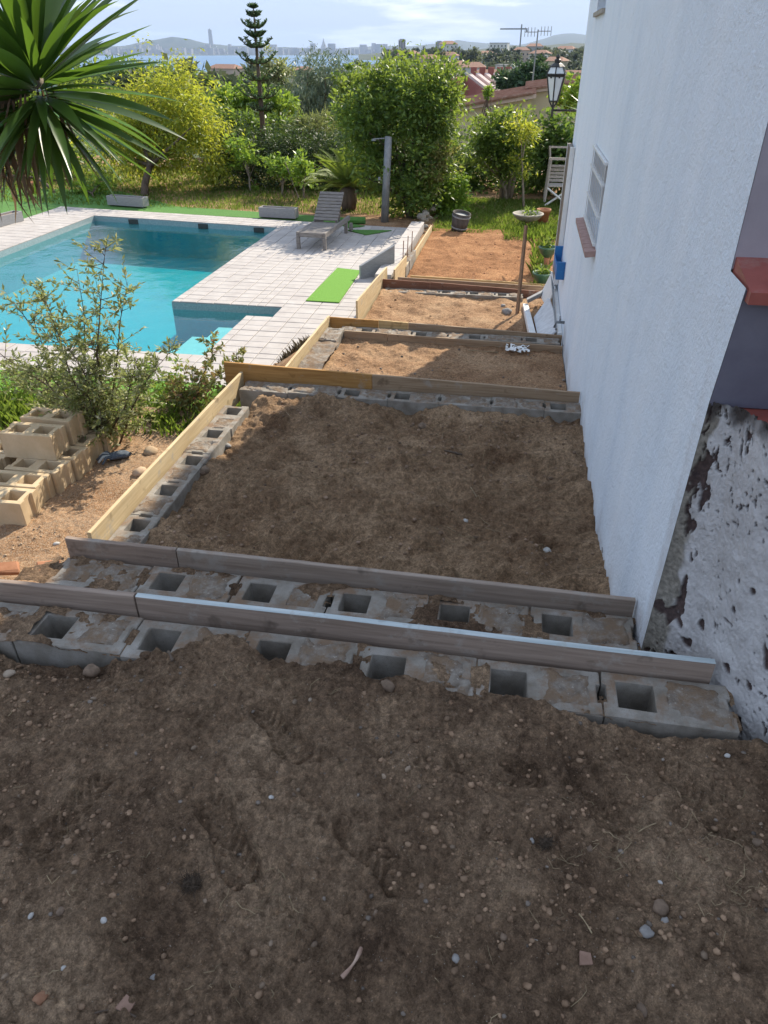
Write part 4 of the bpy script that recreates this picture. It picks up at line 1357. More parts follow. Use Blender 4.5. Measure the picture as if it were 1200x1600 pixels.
stick_m = pm('peeled_stick', [(0.3, (0.3, 0.19, 0.14)), (0.7, (0.48, 0.35, 0.27))], 30, 0.8, island=0.1)
litter('stick', 'short pale pinkish stick at the bottom centre', 550, 1515, 0, h_front, 0.075, 0.0055, 1.15, stick_m, 'stick', curve=-0.006)
litter('stick', 'thin straw coloured stick at centre right', 1010, 1297, 0, h_front, 0.06, 0.002, 0.6, straw, 'stick')
litter('stick', 'thin straw stick pointing down, lower centre right', 910, 1460, 0, h_front, 0.05, 0.002, -1.0, straw, 'stick')
litter('stick', 'dark twig at the bottom left beside the clay shard', 180, 1594, 0, h_front, 0.1, 0.0025, 0.12, bark, 'stick', curve=0.01)
litter('stick', 'dark stub of root by the near blocks', 272, 1052, 0, h_front, 0.05, 0.006, -0.9, bark, 'stick')
litter('stick', 'pale forked stick on the brown bed', 740, 772, -0.6, h_t2, 0.13, 0.004, -1.2, straw, 'stick')
litter('stick', 'dark root lying across the brown bed', 695, 702, -0.6, h_t2, 0.25, 0.009, -0.15, bark, 'stick', curve=0.02)
litter('stick', 'pale cane lying on the shaded part of the second bed', 755, 546, -0.9, h_t3, 0.32, 0.006, -0.05, straw, 'stick')
for lab, x_, y_, sz, rz in (('reddish clay shard in the lower right soil', 910, 1508, .019, .5), ('brown clay shard at the bottom left', 200, 1578, .02, .1)):
    p = pz(x_, y_, 0)
    zz = float(h_front(np.array([p.x]), np.array([p.y]))[0])
    o = MB().prism([(-1 * sz, -.5 * sz), (.6 * sz, -.9 * sz), (1 * sz, .3 * sz), (-.2 * sz, .9 * sz)], 'z', 0, 0.006).build('shard', pm('clay_shard', [(0.3, (0.2, 0.12, 0.085)), (0.7, (0.3, 0.19, 0.14))], 40, 0.9), None, bevel=0.001, label=lab, cat='shard')
    o.location = (p.x, p.y, zz + 0.003)
    o.rotation_euler = (0.15, 0.1, rz)

# straw, rootlets
mb = MB()
r_ = random.Random(5)
for k in range(210):
    x_, y_ = r_.uniform(-1.6, 1.2), r_.uniform(0.6, 1.62)
    if k > 130:
        a0 = r_.choice(((0.6, 1.2), (0.68, 1.12), (-.45, 0.98), (0.36, 1.25), (-.62, 1.6), (0.62, 1.33)))
        x_, y_ = r_.gauss(a0[0], .07), min(r_.gauss(a0[1], .06), 1.64)
    a, L = r_.uniform(0, 6.28), r_.uniform(0.008, 0.045) * (1.5 if k > 130 else 1)
    pts = []
    for t_ in (0, .33, .66, 1):
        px_, py2 = x_ + math.cos(a + t_ * r_.uniform(-.7, .7)) * L * t_, y_ + math.sin(a + t_ * r_.uniform(-.7, .7)) * L * t_
        pts.append((px_, py2, float(h_front(np.array([px_]), np.array([min(py2, 1.64)]))[0]) + 0.003 + r_.uniform(0, .006)))
    mb.tube(pts, r_.uniform(0.0004, 0.0011), 4)
mb.build('dry_rootlets', straw, None, label='dry straw and rootlets strewn over the foreground soil', cat='straw', kind='stuff')
mb = MB()
for k in range(260):
    x_, y_ = r_.uniform(-1.8, 0.58), r_.uniform(2.5, 5.2)
    a, L = r_.uniform(0, 6.28), r_.uniform(0.02, 0.09)
    mb.tube([(x_ + math.cos(a) * L * t_, y_ + math.sin(a) * L * t_, float(h_t2(np.array([x_ + math.cos(a) * L * t_]), np.array([y_ + math.sin(a) * L * t_]))[0]) + 0.006) for t_ in (0, .5, 1)], r_.uniform(0.0008, 0.002), 4)
mb.build('bed_straw', straw, None, label='dry straw strewn over the large brown bed', cat='straw', kind='stuff')
# dug up root clumps
for lab, x_, y_, s_ in (('dark hairy root clump lying beside the left boot print', 300, 1385, .035), ('small tangle of dark roots in the right centre soil', 850, 1330, .026)):
    p = pz(x_, y_, 0)
    zz = float(h_front(np.array([p.x]), np.array([p.y]))[0])
    mb = MB()
    for k in range(130):
        d = Vector((r_.gauss(0, 1), r_.gauss(0, 1), abs(r_.gauss(0, .7)))).normalized()
        q = d * s_ * r_.uniform(.3, .8)
        mb.tube([q * 0.2, q, q + Vector((r_.gauss(0, 1), r_.gauss(0, 1), r_.gauss(0, .5))) * s_ * .35], [.0012, .0009, .0004], 4)
    core = stone_verts(ICO2, 77, (1, 1, .8), .5) * s_ * 0.55
    mb.add([tuple(v) for v in core], [tuple(f) for f in ICO2[1]])
    o = mb.build('root_clump', pm('dark_root', [(0.3, (0.035, 0.025, 0.018)), (0.7, (0.09, 0.065, 0.045))], 30, 0.95, island=0.3), None, label=lab, cat='roots')
    o.location = (p.x, p.y, zz + s_ * .15)

# ================================================================== PLANTS
def leaf_cloud(n, blobs, size, aspect=0.42, seed=0, shell=0.55, clump=0.16, droop=0.0, nclump=None, up=0.5):
    """blobs: (centre, radii); leaves gathered in clumps through the volume, denser to the outside"""
    r = np.random.default_rng(seed)
    vol = np.array([b[1][0] * b[1][1] * b[1][2] for b in blobs]) ** 0.75
    vol = vol / vol.sum()
    nc = nclump or max(12, n // 28)
    bi = r.choice(len(blobs), nc, p=vol)
    C = np.array([b[0] for b in blobs])[bi]
    Rd = np.array([b[1] for b in blobs])[bi]
    d = r.normal(size=(nc, 3))
    d /= np.linalg.norm(d, axis=1)[:, None]
    rad = (shell + (1 - shell) * r.random(nc)) ** 1.0 * np.where(r.random(nc) < 0.25, r.random(nc), 1)
    cl = C + d * rad[:, None] * Rd * (1 + 0.2 * r.normal(size=(nc, 1)))
    ci = r.integers(0, nc, n)
    csz = (clump * Rd.mean(1) * (0.6 + 0.8 * r.random(nc)))[ci]
    P = cl[ci] + r.normal(size=(n, 3)) * csz[:, None] * np.array((1, 1, 0.75))
    ax = r.normal(size=(n, 3)) + 0.9 * d[ci]
    ax[:, 2] = ax[:, 2] * 0.8 - droop * 2.2
    ax /= np.linalg.norm(ax, axis=1)[:, None]
    nr = r.normal(size=(n, 3)) + np.array((0, 0, up * 2))
    sd = np.cross(ax, nr)
    sd /= np.linalg.norm(sd, axis=1)[:, None] + 1e-9
    nn = np.cross(sd, ax)
    s = size * (0.45 + 1.1 * r.random(n))[:, None]
    v0 = P
    v1 = P + ax * s * 0.45 + sd * s * aspect * 0.5 + nn * s * 0.06
    v2 = P + ax * s
    v3 = P + ax * s * 0.45 - sd * s * aspect * 0.5 + nn * s * 0.06
    V = np.stack([v0, v1, v2, v3], 1).reshape(-1, 3)
    F = np.arange(4 * n).reshape(-1, 4)
    return V, F, cl


def px_blob(x, y, rx, ry, Y, dz=1.0):
    k = mpp(x, y, Y)
    return (tuple(py_(x, y, Y)), (rx * k, (rx + ry) / 2 * k * dz, ry * k))


def limb_mesh(base, tips, r0, seed=0, fork=0.45, n=6):
    """trunk from base with limbs reaching the given tips"""
    q = random.Random(seed)
    mb = MB()
    base = Vector(base)
    cen = sum((Vector(t_) for t_ in tips), Vector()) / len(tips)
    hub = base.lerp(cen, fork)
    hub.x += (cen.x - base.x) * 0.1
    mb.tube([base - Vector((0, 0, .1)), base.lerp(hub, .35) + Vector((q.gauss(0, 1), q.gauss(0, 1), 0)) * r0 * .6, hub], [r0 * 1.15, r0 * .9, r0 * .72], n)
    for t_ in tips:
        t_ = Vector(t_)
        m = hub.lerp(t_, .5) + Vector((q.gauss(0, 1), q.gauss(0, 1), q.gauss(0, 1))) * (t_ - hub).length * .09
        mb.tube([hub.lerp(base, .12), m, t_], [r0 * .55, r0 * .33, r0 * .1], 5, False)
    return mb


def tree(name, label, cat, base, blobs, n, size, mat, trunk=0.05, barkm=None, group=None, seed=0, ntips=9, fork=0.45, dark=None, **kw):
    root = thing(name, label, cat, base, group=group)
    V, F, cl = leaf_cloud(n, blobs, size, seed=seed, **kw)
    npobj('crown', V, F, mat, root)
    q = np.random.default_rng(seed + 1)
    tips = cl[q.choice(len(cl), min(ntips, len(cl)), replace=False)]
    limb_mesh(base, tips, trunk, seed, fork).build('trunk', barkm or bark, root, True)
    return root


lf_dark = leafmat('dark_glossy_leaf', [(0, (0.034, 0.078, 0.028)), (0.55, (0.069, 0.138, 0.038)), (1, (0.129, 0.207, 0.052))], 0.45, (0.28, 0.4, 0.05), 0.42)
lf_mid = leafmat('mid_green_leaf', [(0, (0.048, 0.097, 0.029)), (0.6, (0.097, 0.178, 0.042)), (1, (0.178, 0.258, 0.056))], 0.48, (0.36, 0.45, 0.05), 0.45)
lf_yel = leafmat('yellow_green_leaf', [(0, (0.114, 0.179, 0.029)), (0.5, (0.194, 0.276, 0.041)), (0.9, (0.324, 0.356, 0.049)), (1, (0.450, 0.356, 0.065))], 0.55, (0.62, 0.62, 0.05), 0.5)
lf_bright = leafmat('bright_leaf', [(0, (0.106, 0.196, 0.030)), (0.6, (0.196, 0.330, 0.044)), (1, (0.300, 0.420, 0.067))], 0.45, (0.34, 0.45, 0.05), 0.38)
lf_olive = leafmat('olive_leaf', [(0, (0.15, 0.185, 0.06)), (0.5, (0.25, 0.28, 0.1)), (0.8, (0.38, 0.39, 0.2)), (1, (0.48, 0.47, 0.33))], 0.4, (0.42, 0.46, 0.14), 0.42)
lf_grey = leafmat('grey_green_leaf', [(0, (0.094, 0.140, 0.094)), (0.6, (0.160, 0.216, 0.140)), (1, (0.244, 0.300, 0.188))], 0.3, (0.16, 0.22, 0.1), 0.45)
lf_pink = leafmat('red_tipped_leaf', [(0, (0.117, 0.176, 0.049)), (0.55, (0.254, 0.293, 0.088)), (0.8, (0.390, 0.293, 0.117)), (1, (0.450, 0.195, 0.137))], 0.35, (0.3, 0.28, 0.06), 0.4)
lf_pine = leafmat('pine_needles', [(0, (0.040, 0.080, 0.040)), (0.6, (0.072, 0.128, 0.056)), (1, (0.112, 0.176, 0.080))], 0.25, (0.1, 0.17, 0.04), 0.5)
lf_yucca = leafmat('yucca_leaf', [(0, (0.025, 0.06, 0.016)), (0.6, (0.038, 0.085, 0.02)), (1, (0.06, 0.115, 0.026))], 0.34, (0.2, 0.36, 0.03), 0.34)
lf_dead = leafmat('dead_yucca_leaf', [(0, (0.11, 0.07, 0.045)), (0.6, (0.19, 0.13, 0.085)), (1, (0.29, 0.21, 0.14))], 0.25, (0.35, 0.22, 0.1), 0.7)
lf_cycad = leafmat('cycad_leaf', [(0, (0.1, 0.15, 0.03)), (0.6, (0.17, 0.23, 0.045)), (1, (0.26, 0.3, 0.07))], 0.35, (0.3, 0.38, 0.04), 0.6)
grass_m = leafmat('grass_blade', [(0, (0.08, 0.15, 0.025)), (0.6, (0.14, 0.23, 0.038)), (0.92, (0.2, 0.27, 0.06)), (1, (0.34, 0.3, 0.13))], 0.4, (0.32, 0.44, 0.05), 0.5)

lf_hedge = leafmat('hedge_leaf', [(0, (0.018, 0.04, 0.014)), (0.7, (0.04, 0.075, 0.022)), (1, (0.09, 0.13, 0.035))], 0.22, (0.16, 0.24, 0.04), 0.55)
# ---- yucca at upper left
yroot = thing('yucca', 'large spiky yucca with a skirt of dead leaves at the upper left', 'yucca', (-4.75, 4.1, -0.95))
YC = Vector((-2.62, 4.2, 1.66))
mb = MB()
tp_ = [(-4.75, 4.1, -0.95), (-4.55, 4.1, 0.1), (-4.0, 4.15, 0.95), (-3.3, 4.18, 1.4), tuple(YC)]
mb.tube(tp_, [0.17, 0.13, 0.11, 0.09, 0.06], 9).build('trunk', bark_grey, yroot, True)


def strap_leaf(name, L, W, droop, mat, seg=8, fold=0.22, twist=0.0):
    vs, fs = [], []
    a = 0.0
    p = Vector((0, 0, 0))
    for i in range(seg + 1):
        t_ = i / seg
        wd = W * (0.35 + 0.65 * min(1, t_ / 0.3)) * (1 - max(0, (t_ - 0.42) / 0.58) ** 1.5) * 0.5 + 0.0006
        ang = -droop * t_ ** 1.6
        up = Vector((-math.sin(ang), 0, math.cos(ang)))
        sd = Vector((0, math.cos(twist * t_), math.sin(twist * t_)))
        vs += [p + sd * wd + up * wd * fold * 2, p, p - sd * wd + up * wd * fold * 2]
        p = p + Vector((math.cos(ang), 0, math.sin(ang))) * (L / seg)
    for i in range(seg):
        b_ = i * 3
        fs += [(b_, b_ + 1, b_ + 4, b_ + 3), (b_ + 1, b_ + 2, b_ + 5, b_ + 4)]
    me = bpy.data.meshes.new(name)
    me.from_pydata([tuple(v) for v in vs], [], fs)
    me.polygons.foreach_set('use_smooth', [True] * len(fs))
    me.materials.append(mat)
    return me


YL = [strap_leaf('leaf', 0.75, 0.08, d_, lf_yucca, 8, f_, tw) for d_, f_, tw in ((0.1, .25, 0), (0.25, .2, .2), (0.45, .22, -.2), (0.05, .3, .1), (0.35, .15, .35))]
YD = [strap_leaf('dead_leaf', 0.7, 0.034, d_, lf_dead, 7, .5, tw) for d_, tw in ((0.2, .8), (0.5, -.9), (0.1, 1.6))]
q = random.Random(12)
axis = (YC - Vector(tp_[3])).normalized()


def aim(o, d, roll):
    d = d.normalized()
    m = d.to_track_quat('X', 'Z').to_matrix().to_4x4()
    o.rotation_euler = (m @ Matrix.Rotation(roll, 4, 'X')).to_euler()


for k in range(150):
    t_ = (k + .5) / 150
    azm = k * 2.39996 + q.uniform(-.2, .2)
    el = R(88 - 150 * t_ ** 0.85 + q.uniform(-9, 9))
    d = Vector((math.cos(azm) * math.cos(el), math.sin(azm) * math.cos(el), math.sin(el)))
    if d.y > 0.75 and el > -0.3 and k % 3 == 0:
        d.y *= 0.4
    o = put(bpy.data.objects.new('leaf', YL[k % 5]), yroot)
    o.location = YC - yroot.location + d * 0.05 - Vector((0, 0, .16 * t_))
    aim(o, d, q.uniform(-.35, .35))
    s = q.uniform(.72, 1.08) * (0.8 if t_ < .12 else 1) * (1 - .3 * max(0, (t_ - .55) / .45))
    o.scale = (s, s * q.uniform(.85, 1.15), s)
for k in range(84):
    azm = q.uniform(0, 6.283)
    el = R(q.uniform(-92, -66))
    d = Vector((math.cos(azm) * math.cos(el) - .12, math.sin(azm) * math.cos(el), math.sin(el)))
    back = q.uniform(0, .75)
    o = put(bpy.data.objects.new('dead_leaf', YD[k % 3]), yroot)
    o.location = YC.lerp(Vector(tp_[3]), back) - yroot.location + Vector((math.cos(azm) * .09, math.sin(azm) * .09, -.05 - .05 * back))
    aim(o, d, q.uniform(-3, 3))
    s = q.uniform(.5, .85)
    o.scale = (s, s, s)


# ---- branching shrubs with leaves along the twigs
def twiggy(name, label, cat, base, stems, leaf, leafsize, aspect, mat, barkm, seed, twigs=26, per=13, rise=0.25, r0=0.012):
    q = random.Random(seed)
    root = thing(name, label, cat, base)
    base = Vector(base)
    wood_, L = MB(), []
    for tip, spread in stems:
        tip = Vector(tip)
        b0 = base + Vector((q.uniform(-1, 1), q.uniform(-1, 1), 0)) * 0.07
        mid = b0.lerp(tip, .5) + Vector((q.gauss(0, 1), q.gauss(0, 1), 0)) * 0.06
        pts = [b0 - Vector((0, 0, .05)), b0.lerp(mid, .5) + Vector((q.gauss(0, .02), q.gauss(0, .02), 0)), mid, mid.lerp(tip, .55) + Vector((q.gauss(0, .03), q.gauss(0, .03), 0)), tip]
        wood_.tube(pts, [r0, r0 * .8, r0 * .6, r0 * .35, r0 * .12], 5)
        for k in range(twigs):
            t_ = q.uniform(.22, 1.0)
            seg = min(3, int(t_ * 4))
            p0 = pts[seg].lerp(pts[seg + 1], t_ * 4 - seg)
            d = Vector((q.gauss(0, 1), q.gauss(0, 1), q.gauss(rise, .55))).normalized()
            ln = spread * q.uniform(.45, 1.0) * (1.15 - .55 * t_)
            p1, p2 = p0 + d * ln * .5, p0 + d * ln + Vector((0, 0, ln * q.uniform(-.05, .3)))
            wood_.tube([p0, p1, p2], [r0 * .28, r0 * .18, r0 * .06], 4, False)
            for j in range(per):
                u = q.uniform(.15, 1.05)
                pp = p0.lerp(p1, u * 2) if u < .5 else p1.lerp(p2, u * 2 - 1)
                ld = (d * .9 + Vector((q.gauss(0, 1), q.gauss(0, 1), q.gauss(.2, .8))) * .75).normalized()
                L.append((pp, ld, leafsize * q.uniform(.65, 1.25)))
    wood_.build('stems', barkm, root, True)
    P = np.array([l[0][:] for l in L])
    ax = np.array([l[1][:] for l in L])
    s = np.array([l[2] for l in L])[:, None]
    r = np.random.default_rng(seed)
    sd = np.cross(ax, r.normal(size=ax.shape) + (0, 0, .8))
    sd /= np.linalg.norm(sd, axis=1)[:, None] + 1e-9
    nn = np.cross(sd, ax)
    V = np.stack([P, P + ax * s * .5 + sd * s * aspect * .5 + nn * s * .05, P + ax * s, P + ax * s * .5 - sd * s * aspect * .5 + nn * s * .05], 1).reshape(-1, 3)
    npobj('foliage', V, np.arange(len(V)).reshape(-1, 4), mat, root)
    return root


ob = pz(172, 700, -0.9)
oy = ob.y


def at(x, y, Y):
    return tuple(py_(x, y, Y))


twiggy('olive_shrub', 'young olive with small silvery leaves in front of the pool', 'shrub', tuple(ob), [
    (at(165, 385, oy + .1), .34), (at(120, 420, oy + .3), .34), (at(60, 440, oy - .1), .34), (at(200, 440, oy + .1), .3), (at(20, 470, oy + .1), .36), (at(215, 560, oy - .1), .3), (at(-40, 520, oy), .36),
    (at(90, 520, oy - .2), .4), (at(20, 590, oy + .2), .38), (at(140, 530, oy), .4), (at(60, 570, oy - .1), .36), (at(270, 545, oy + .1), .22), (at(110, 590, oy - .25), .36), (at(165, 610, oy + .1), .33), (at(-10, 560, oy + .3), .34)],
    None, 0.048, 0.32, lf_olive, bark, 21, 46, 15, r0=0.01)
rb = pz(292, 662, -0.98)
twiggy('red_tipped_shrub', 'small bush with reddish leaf tips at the corner of the yellow plank', 'shrub', tuple(rb), [
    (at(370, 545, rb.y + .25), .2), (at(330, 525, rb.y + .3), .2), (at(300, 570, rb.y + .1), .22), (at(270, 600, rb.y), .2), (at(350, 580, rb.y + .05), .22), (at(310, 610, rb.y), .22), (at(380, 560, rb.y + .3), .16)],
    None, 0.048, 0.44, lf_pink, bark, 22, 28, 11, r0=0.007)
for k, (x_, y_, s_, lab) in enumerate(((215, 640, 0.2, 'low leafy undergrowth beneath the olive'), (265, 640, .18, 'low green undergrowth right of the olive stem'), (120, 650, .2, 'low green undergrowth behind the block stack'), (60, 640, .2, 'low green undergrowth at the left behind the block stack'))):
    p = pz(x_, y_, -1.1)
    twiggy('undergrowth', lab, 'shrub', (p.x, p.y, float(gz(p.x, p.y))), [((p.x + random.uniform(-.25, .25), p.y + random.uniform(-.25, .25), -1.0 + random.uniform(.05, .4)), s_) for _ in range(7)],
           None, 0.05, 0.35, lf_bright if k != 2 else lf_mid, bark, 30 + k, 16, 8, r0=0.006)

# ---- garden trees and hedges
G = -1.4
tree('broad_leafed_tree', 'tall dense glossy green tree behind the deck chair', 'tree', (-2.3, 17.15, G), [
    px_blob(650, 150, 62, 62, 17.4), px_blob(575, 185, 48, 62, 17.4), px_blob(600, 135, 40, 40, 17.6), px_blob(690, 165, 34, 62, 17.4), px_blob(610, 250, 58, 55, 17.3), px_blob(670, 255, 40, 62, 17.2), px_blob(650, 305, 46, 36, 17.2)],
    26000, 0.1, lf_mid, 0.09, seed=101, ntips=16, fork=.3)
tree('round_bush', 'small bright round bush beside the wooden bucket', 'bush', tuple(pz(702, 334, G)), [px_blob(705, 303, 27, 30, 17.7), px_blob(690, 318, 18, 18, 17.6)], 3200, 0.085, lf_bright, 0.03, seed=102, ntips=6, aspect=.55)
tree('variegated_bush', 'pale yellowish bush leaning on the tall green tree', 'bush', tuple(pz(690, 330, G)), [px_blob(690, 252, 24, 28, 17.0), px_blob(672, 270, 22, 24, 16.9)], 1700, 0.09, leafmat('variegated_leaf', [(0, (0.1, 0.13, 0.035)), (0.6, (0.19, 0.2, 0.06)), (1, (0.34, 0.32, 0.16))], .4, (0.4, 0.38, 0.1), .4), 0.02, seed=103, ntips=6)
tree('leafy_tree', 'bushy tree with several pale trunks right of centre', 'tree', tuple(pz(790, 312, G)), [px_blob(790, 212, 46, 42, 19.6), px_blob(760, 225, 32, 38, 19.6), px_blob(800, 245, 42, 32, 19.5)], 9000, 0.1, lf_mid, 0.05, bark_grey, seed=104, ntips=10, fork=.5)
mb = MB()
for dx in (-.22, -.08, .1, .24):
    b0 = pz(790, 312, G)
    mb.tube([(b0.x + dx * .5, b0.y + .05, G), (b0.x + dx * .8, b0.y, G + .8), (b0.x + dx * 1.6, b0.y, G + 1.6)], [.055, .045, .035], 6)
lt = [o for o in col.objects if o.name == 'leafy_tree'][0]
mb.build('side_trunks', bark_grey, lt, True)
tree('laurel_hedge', 'dark glossy laurel hedge behind the swing seat', 'hedge', (0.6, 20.6, G), [px_blob(860, 216, 40, 36, 20.4), px_blob(900, 216, 40, 36, 20.4), px_blob(850, 255, 50, 52, 20.8), px_blob(905, 250, 44, 55, 20.8), px_blob(950, 230, 50, 70, 20.8)], 9500, 0.13, lf_dark, 0.05, seed=105, aspect=.5)
tree('shadow_hedge', 'dark hedge closing the gap behind the small bushes at right', 'hedge', (-1.0, 21.6, G), [px_blob(735, 245, 50, 45, 21.6), px_blob(740, 290, 60, 40, 21.4), px_blob(810, 275, 60, 50, 21.6), px_blob(690, 260, 50, 60, 21.6)], 9000, 0.12, lf_dark, 0.05, seed=106)
for k, (x_, y_, rx, ry, lab) in enumerate(((385, 236, 48, 34, 'left'), (455, 238, 48, 36, 'middle left'), (525, 244, 48, 36, 'middle right'), (590, 254, 42, 34, 'right'))):
    bs = pz(x_, 305, G)
    tree('cypress_hedge', 'clipped dark hedge section behind the lawn, %s' % lab, 'hedge', (bs.x, 20.9, G), [px_blob(x_, y_, rx, ry, 20.9), px_blob(x_, y_ + 36, rx * 1.1, 40, 20.9), px_blob(x_ - 20, y_ - 8, rx * .7, ry * .8, 20.8)], 10500, 0.085, lf_hedge, 0.05, seed=110 + k, group='dark hedge behind the lawn', aspect=.3, shell=.7)
tree('pepper_tree', 'large yellow green tree behind the pool at left', 'tree', tuple(pz(225, 306, G)), [px_blob(265, 165, 70, 62, 20.2), px_blob(200, 200, 62, 62, 20.2), px_blob(310, 215, 54, 62, 20.0), px_blob(240, 235, 62, 50, 20.0), px_blob(335, 255, 26, 36, 19.8)], 24000, 0.1, lf_yel, 0.1, seed=120, droop=.35, aspect=.34, ntips=14)
tree('dark_shrub', 'dark green shrub under the yucca at the far left', 'shrub', tuple(pz(90, 305, G)), [px_blob(130, 250, 60, 50, 21.5), px_blob(50, 230, 70, 60, 22), px_blob(-40, 220, 70, 70, 22), px_blob(170, 280, 40, 30, 20.8)], 9000, 0.11, lf_mid, 0.05, seed=121)
tree('low_bush', 'low bright bush on the bank behind the planters', 'bush', tuple(pz(150, 312, G)), [px_blob(150, 288, 26, 12, 18.8), px_blob(120, 290, 20, 10, 18.9)], 900, 0.09, lf_bright, 0.02, seed=122)
for k, (x_, yb, bl, lab) in enumerate((
        (392, 300, [(380, 232, 28, 16), (395, 252, 20, 12), (370, 250, 18, 12), (398, 285, 9, 10)], 'spindly young citrus tree in front of the hedge, leftmost'),
        (441, 308, [(432, 258, 24, 12), (445, 264, 18, 11)], 'small citrus tree in front of the hedge, middle'),
        (476, 312, [(475, 270, 20, 26), (468, 262, 20, 14)], 'rounded citrus tree in front of the hedge, rightmost'))):
    b0 = pz(x_, yb, G)
    tree('citrus_tree', lab, 'tree', tuple(b0), [px_blob(*q_, b0.y) for q_ in bl], 900 if k else 800, 0.1, lf_bright, 0.028, bark_grey, group='young citrus trees', seed=130 + k, ntips=6, aspect=.5, clump=.25)
b0 = pz(467, 312, G)
MB().tube([(b0.x + .05, b0.y - .1, G), (b0.x - .28, b0.y - .05, G + .85)], .014, 5).build('tree_stake', bark_grey, None, label='thin slanting pole propping the citrus trees', cat='pole')

# ---- cycad
cb = pz(545, 328, G)
cyc = thing('cycad', 'sago cycad with a rosette of stiff fronds before the hedge', 'cycad', tuple(cb))
mb = MB().lathe([(.16, 0), (.2, .2), (.19, .42), (.1, .52)], cb, 12)
mb.build('trunk', bark, cyc, True)


def frond(L, droop):
    V, F = [], []
    for i in range(34):
        t_ = (i + 2) / 36
        ang = -droop * t_ ** 1.4
        p = Vector((L * t_ * math.cos(ang * .6), 0, L * t_ * math.sin(ang * .6)))
        ll = 0.15 * math.sin(math.pi * min(1, .25 + t_ * .75)) + .02
        for sgn in (-1, 1):
            d = Vector((.5, sgn, .35)).normalized() * ll
            wv = Vector((.02, 0, .0))
            n = len(V)
            V += [p - wv, p + wv, p + d]
            F.append((n, n + 1, n + 2))
    mb = MB().add(V, F)
    mb.tube([(L * t_ * math.cos(-droop * t_ ** 1.4 * .6), 0, L * t_ * math.sin(-droop * t_ ** 1.4 * .6)) for t_ in (0, .25, .5, .75, 1)], [.012, .01, .008, .006, .003], 4)
    return mb.mesh('frond', lf_cycad)


FR = [frond(1.05, .5), frond(1.05, .9), frond(1.0, .2)]
for k in range(44):
    t_ = k / 44
    azm, el = k * 2.39996, R(78 - 74 * t_)
    d = Vector((math.cos(azm) * math.cos(el), math.sin(azm) * math.cos(el), math.sin(el)))
    o = put(bpy.data.objects.new('frond', FR[k % 3]), cyc)
    o.location = (d.x * .06, d.y * .06, .5)
    aim(o, d, q.uniform(-.2, .2))


# ---- Norfolk pine
nb = far(401, 25.5, -1.45)
nf = thing('norfolk_pine', 'slender tiered conifer standing against the sky left of centre', 'tree', tuple(nb))
topz = at(400, 4, nb.y)[2]
mb = MB().tube([tuple(nb), (nb.x, nb.y, topz * .5 + nb.z * .5), (nb.x, nb.y, topz)], [.1, .07, .012], 6)
LV, LF = [], []
q = random.Random(31)
for yy, rpx in ((12, 6), (25, 12), (43, 20), (57, 15), (73, 26), (98, 31), (124, 34), (152, 36), (172, 20)):
    zc = at(400, yy, nb.y)[2]
    rad = rpx * mpp(400, yy, nb.y)
    for k in range(7):
        a = k * 2 * math.pi / 7 + q.uniform(-.15, .15)
        pts = [Vector((nb.x + math.cos(a) * rad * t_, nb.y + math.sin(a) * rad * t_, zc + rad * (-.12 * math.sin(math.pi * t_) + .45 * t_ ** 1.8))) for t_ in (0, .33, .66, 1)]
        mb.tube(pts, [.022, .018, .013, .006], 4, False)
        for j in range(60):
            u = .1 + .9 * j / 59
            sgi = min(2, int(u * 3))
            p = pts[sgi].lerp(pts[sgi + 1], u * 3 - sgi)
            d = Vector((q.gauss(0, 1) - math.sin(a) * .5 * (-1) ** j, q.gauss(0, 1) + math.cos(a) * .5 * (-1) ** j, q.uniform(.2, 1.2))).normalized() * q.uniform(.06, .14) * (1.2 - .5 * u)
            n = len(LV)
            sdv = d.cross(Vector((q.gauss(0, 1), q.gauss(0, 1), q.gauss(0, 1)))).normalized() * .022
            LV += [p - sdv, p + sdv, p + d + sdv * .4, p + d - sdv * .4]
            LF.append((n, n + 1, n + 2, n + 3))
mb.build('trunk', bark, nf, True)
npobj('crown', np.array([v[:] for v in LV]), np.array(LF), lf_pine, nf)

